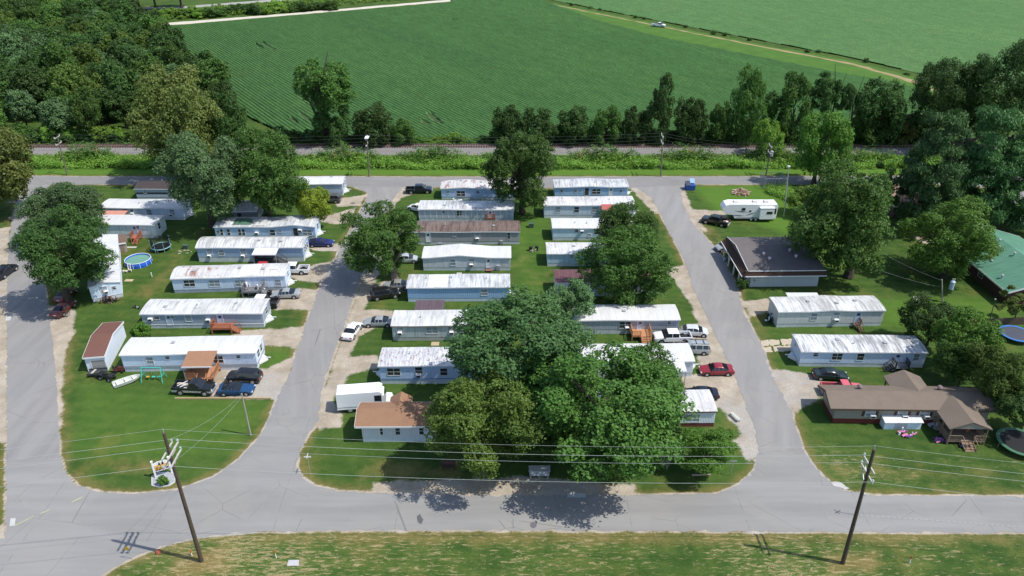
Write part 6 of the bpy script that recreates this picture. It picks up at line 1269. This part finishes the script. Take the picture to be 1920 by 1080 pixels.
T('dark cedar tucked against the maroon trimmed home', (1222, 715, 1292, 830), 838, 'cone', 'cedar', 1, name='cedar_tree')
T('round bright green small tree at the right corner of the foreground clump', (1244, 788, 1392, 888), 888, 'round', 'bright', 3, True, xb=1318)
T('big dark green oak over the office roof', (1478, 298, 1684, 520), 520, 'oak', 'green', 14, True, xb=1590)
T('tall airy light green tree on the far side of the back road', (1488, 194, 1592, 350), 345, 'droop', 'bright', 4, xb=1525)
T('young tree in front of the pines by the back road', (1600, 300, 1690, 400), 425, 'airy', 'green', 5)
T('light green round tree left of the green metal roof', (1696, 368, 1866, 520), 520, 'oak', 'bright', 15, True, xb=1770)
T('pale shrubby tree beside the camping trailer', (1478, 345, 1545, 400), 405, 'round', 'weed', 2)
for i, (bx, yb, lab) in enumerate((((1678, 212, 1825, 430), 432, 'left hand pine of the group by the right edge'), ((1765, 200, 1925, 440), 425, 'middle pine of the group by the right edge'), ((1850, 225, 2010, 440), 430, 'pine cut by the right edge'))): T(lab, bx, yb, 'pine', 'pine', i, True, name='pine_tree')
T('massive dark vine covered tree at the far right behind the railway', (1800, 78, 1950, 290), 290, 'oak', 'dark', 3, True); T('dark leaning tree hung with vines left of the massive one', (1714, 102, 1835, 275), 285, 'droop', 'dark', 4, True)
for bx, yb, kd, lf, v, lab, nm in (((1684, 550, 1792, 652), 648, 'round', 'dark', 1, 'dark rounded shrub at the right of the beige home', 'shrub'), ((1752, 572, 1880, 700), 705, 'oak', 'bright', 5, 'broad green bush in front of the fence by the right edge', 'shrub'), ((1748, 625, 1842, 722), 728, 'oak', 'green', 6, 'green bush behind the right end of the streaked white roof', 'shrub'),
                              ((1815, 635, 1930, 760), 772, 'oak', 'mixed', 7, 'green bush beside the brown house right gable', 'shrub'), ((1858, 715, 1965, 806), 812, 'round', 'dark', 4, 'dark bush cut by the right edge beside the black trampoline', 'shrub'), ((1866, 532, 1935, 598), 602, 'airy', 'bronze', 1, 'thin brownish bush at the corner of the green metal roof', 'shrub'),
                              ((245, 600, 284, 642), 646, 'round', 'bright', 0, 'small bright bush behind the red brown garage roof', 'shrub'), ((1393, 494, 1418, 522), 524, 'round', 'dark', 2, 'clipped dark bush at the office front, farthest from the viewer', 'shrub'), ((1405, 506, 1430, 530), 532, 'round', 'dark', 3, 'clipped dark bush at the office front, the middle one', 'shrub'), ((1377, 520, 1406, 541), 543, 'round', 'dark', 5, 'clipped dark bush at the office corner, nearest the viewer', 'shrub'), ((292, 891, 320, 910), 908, 'round', 'bright', 4, 'low green plants in the gravel bed of the entrance sign', 'plant')):
    n, lf_ = (26000, .028) if (bx[2] - bx[0]) > 60 else (3500, .08); tree(nm, lab, bx, yb, kd, lf, v, n, lf_, cat='shrub', tr=.35)
# bare shrub in the foreground shade
t = small('dead_shrub', 'bare grey dead bush between the foreground trees', 'shrub', (1250, 880)); b = MB(); r = random.Random(4)
def twig(p, d, l, q, k):
    e = p + d * l; b.cyl(p, e, q, q * .65, 4, 0, False)
    if k:
        for _ in range(3): twig(e, (d + Vector((r.uniform(-.7, .7), r.uniform(-.7, .7), r.uniform(-.2, .6)))).normalized(), l * .72, q * .6, k - 1)
for i in range(4): twig(Vector((0, 0, 0)), Vector((r.uniform(-.5, .5), r.uniform(-.5, .5), 1)).normalized(), 1.2, .05, 4)
b.build('branches', plain('dead_twigs', (.26, .23, .21), .9), t)
# trees along the railway, left to right, and the brush between them
RL = 'trees along the far side of the railway'
for i, (bx, kd, lf, lab) in enumerate((((552, 104, 668, 215), 'oak', 'green', 'tall rounded dark tree standing alone above the soybean rows'), ((580, 180, 662, 285), 'tall', 'dark', 'dark thicket tree at the foot of the tall lone tree'), ((652, 190, 740, 285), 'oak', 'dark', 'leafy tree right of the tall lone tree'), ((728, 222, 785, 285), 'round', 'green', 'small rounded tree on the left of the gap in the tree line'),
        ((918, 192, 985, 285), 'round', 'dark', 'dark upright tree on the right of the gap in the tree line'), ((972, 200, 1046, 285), 'oak', 'dark', 'dark tree over the round maple, left side'), ((1040, 196, 1108, 285), 'oak', 'dark', 'dark tree right of the round maple crown'), ((1104, 194, 1168, 285), 'oak', 'green', 'green tree with twin tops in the tree line'), ((1160, 196, 1216, 285), 'round', 'dark', 'low dark tree left of the slim pointed one'),
        ((1206, 156, 1268, 285), 'tall', 'dark', 'slim pointed tree behind the grey roadside pole'), ((1262, 178, 1332, 285), 'oak', 'dark', 'dark tree right of the slim pointed one'), ((1326, 182, 1376, 285), 'round', 'green', 'small green tree left of the pale poplar'), ((1364, 130, 1436, 285), 'tall', 'green', 'tall pale poplar like tree in the tree line'), ((1438, 140, 1518, 285), 'tall', 'green', 'leaning light green tree right of the poplar'),
        ((1518, 134, 1578, 215), 'round', 'dark', 'thin dark tree with a mop top'), ((1562, 150, 1606, 215), 'round', 'dark', 'thin leaning dark tree beside the mop topped one'), ((1596, 138, 1706, 280), 'oak', 'dark', 'wide dark tree near the end of the dirt track'), ((1580, 205, 1660, 290), 'round', 'green', 'low green tree beneath the wide dark one'), ((1650, 215, 1735, 292), 'round', 'bronze', 'low brown tinged tree beside the pines'), ((1412, 216, 1472, 300), 'droop', 'weed', 'bright light green small tree by the railway'))):
    T(lab, bx, 276 if i != 19 else 297, kd, lf, i % 8, False, group=RL)
rs = random.Random(21)
BR = 'bushes along the far side of the railway'
for i in range(95):
    x = 90 + i * 17.6 + rs.uniform(-6, 6); y = 274 - rs.random() * 6; 
    if 905 > x > 745 and rs.random() < .25: continue
    br = 745 < x < 905; w_ = rs.uniform(26, 60) * (.8 if br else 1); h_ = rs.uniform(14, 36) * (.7 if br else 1.0)
    tree('bush', 'bright vine covered bush in the gap of the tree line' if br else 'dark bush in the tree line beyond the railway', (x - w_ / 2, y - h_, x + w_ / 2, y), y, 'round', rs.choice(['weed', 'bright', 'bright']) if br else rs.choice(['dark', 'dark', 'green', 'dark', 'mixed']), i % 6, 4200, .065, cat='shrub', group='bright bushes in the gap of the tree line' if br else BR, tr=.3)
# the wood at top left: every crown a tree
wood = poly([(-330, 268), (425, 268), (440, 235), (372, 160), (305, 95), (264, 62), (240, 20), (250, -14), (-900, -14)])
k = 0; tried = []
rw_ = random.Random(12)
cand = []
for j in range(40):
    for i in range(60):
        X = -430 + i * 8.6 + (j % 2) * 4.3 + rw_.uniform(-2.4, 2.4); Y = 188 + j * 8.2 + rw_.uniform(-2.2, 2.2); cand.append((X, Y))
P = np.array(cand); ok = inside(P, wood)
for (X, Y), o_ in zip(cand, ok):
    px = 960 + F * X / (Y * CP + HC * SP) 
    if not o_ or px < -70: continue
    edge = Y < 205; h = rw_.uniform(11, 17) * (.8 if edge else 1); q = rw_.uniform(4.6, 6.6) * (.85 if edge else 1); k += 1
    if k > 290: break
    tree_at('forest_tree', 'leafy tree in the dense wood at the top left', X, Y, h * .62, q * .96, q * .96, h * .40, rw_.choice(['oak', 'oak', 'round', 'droop', 'tall']), rw_.choices(['dark', 'green', 'grey', 'mixed'], (5, 4, 1.6, 1.6))[0], rw_.randrange(5), 9000, .050, rw_.uniform(0, 6.28), 'trees of the dense wood at the top left')
for i in range(26):
    x = -20 + i * 16 + rw_.uniform(-5, 5); w_ = rw_.uniform(26, 48); h_ = rw_.uniform(20, 42); y = 272 - rw_.random() * 5
    tree('bush', 'leafy bush at the foot of the wood by the railway', (x - w_ / 2, y - h_, x + w_ / 2, y), y, 'round', rw_.choice(['bright', 'green', 'dark', 'weed']), i % 6, 4200, .065, cat='shrub', group='bushes at the foot of the wood', tr=.3)
# three trees beyond the pale lane at the top and the shrubs along the farm track
for i, (x, y, lab) in enumerate(((262, 17, 'leftmost of the park like trees at the very top'), (293, 19, 'middle of the park like trees at the very top'), (341, 15, 'rightmost of the park like trees at the very top'))): p = G(x, y); tree_at('broadleaf_tree', lab, p.x, p.y, 12, 7, 7, 6.5, 'oak', 'dark', i, 9000, .050)
for i in range(30):
    x = 285 + i * 11.5 + rs.uniform(-4, 4); y = 36 - (x - 300) * .060 + rs.uniform(-5, 3); p = G(x, y); q = rs.uniform(2.0, 3.6)
    tree_at('bush', 'scrubby bush along the pale farm track', p.x, p.y, q * .5, q * 1.3, q * 1.2, q * .75, 'round', rs.choice(['dark', 'green', 'weed', 'weed']), i % 6, 4200, .065, rs.uniform(0, 6), 'bushes along the pale farm track', 'shrub')
# weeds nobody could count: the strip below the railway, the track verges
def weeds(name, label, px, n, hgt, leaf, leafk, seed, lump=.5):
    q = poly(px); r = np.random.default_rng(seed); lo, hi = q.min(0), q.max(0); m = int(n / 26)
    C2 = r.uniform(lo, hi, (m * 3, 2)); C2 = C2[inside(C2, q)][:m]; hh = hgt * (.35 + .65 * r.random(len(C2)) ** 1.5) * (1 + lump * np.sin(C2[:, 0] * .31 + 1.7 * np.sin(C2[:, 1] * .4)))
    C3 = np.c_[C2, np.abs(hh) * .75]; out = np.c_[r.normal(0, .4, (len(C2), 2)), np.ones(len(C2))]
    me = leaves(name, C3, out, n, leaf, .42, seed, asp=.35); co = np.empty(len(me.vertices) * 3, np.float32); me.vertices.foreach_get('co', co); co = co.reshape(-1, 3); co[:, 2] = np.abs(co[:, 2]); me.vertices.foreach_set('co', co.ravel()); me.materials.append(LM[leafk])
    o = bpy.data.objects.new(name, me); COL.objects.link(o); return tag(o, label, 'weeds', kind='stuff')
weeds('roadside_weeds', 'tall green weeds on the bank below the railway', [(-60, 294), (1760, 296), (1760, 316), (1000, 318), (-60, 316)], 135000, 1.5, .24, 'weed', 5, .8)
weeds('roadside_weeds', 'darker scrub scattered on the bank below the railway', [(-60, 295), (1760, 297), (1760, 306), (1000, 308), (-60, 306)], 42000, 2.6, .26, 'green', 6, 1.0)
weeds('roadside_weeds', 'dry tan stalks scattered through the bank below the railway', [(-60, 293), (1760, 295), (1760, 303), (1000, 305), (-60, 304)], 16000, 2.0, .22, 'dry', 16, 1.0)
weeds('rank_growth', 'rank weeds between the wood and the pale farm track', [(262, 38), (300, 41), (560, 18), (830, -6), (1000, -14), (990, -30), (560, 2), (262, 26)], 26000, 1.6, .5, 'weed', 7)
weeds('rank_growth', 'low green weeds beyond the railway under the trees', [(-60, 262), (1760, 262), (1760, 279), (-60, 279)], 60000, 1.1, .3, 'green', 8)
weeds('hedge_line', 'dark weedy line along the dirt track between the fields', [(985, -7), (1130, 23), (1250, 47), (1430, 83), (1600, 114), (1720, 146), (1724, 143), (1602, 110), (1430, 79), (1250, 44), (1130, 20), (985, -10)], 5000, .8, .30, 'dark', 9)
weeds('enclosure_weeds', 'rank green weeds round the chain link enclosure', [(1436, 350), (1478, 348), (1495, 380), (1470, 376), (1440, 362)], 9000, .8, .18, 'weed', 10)
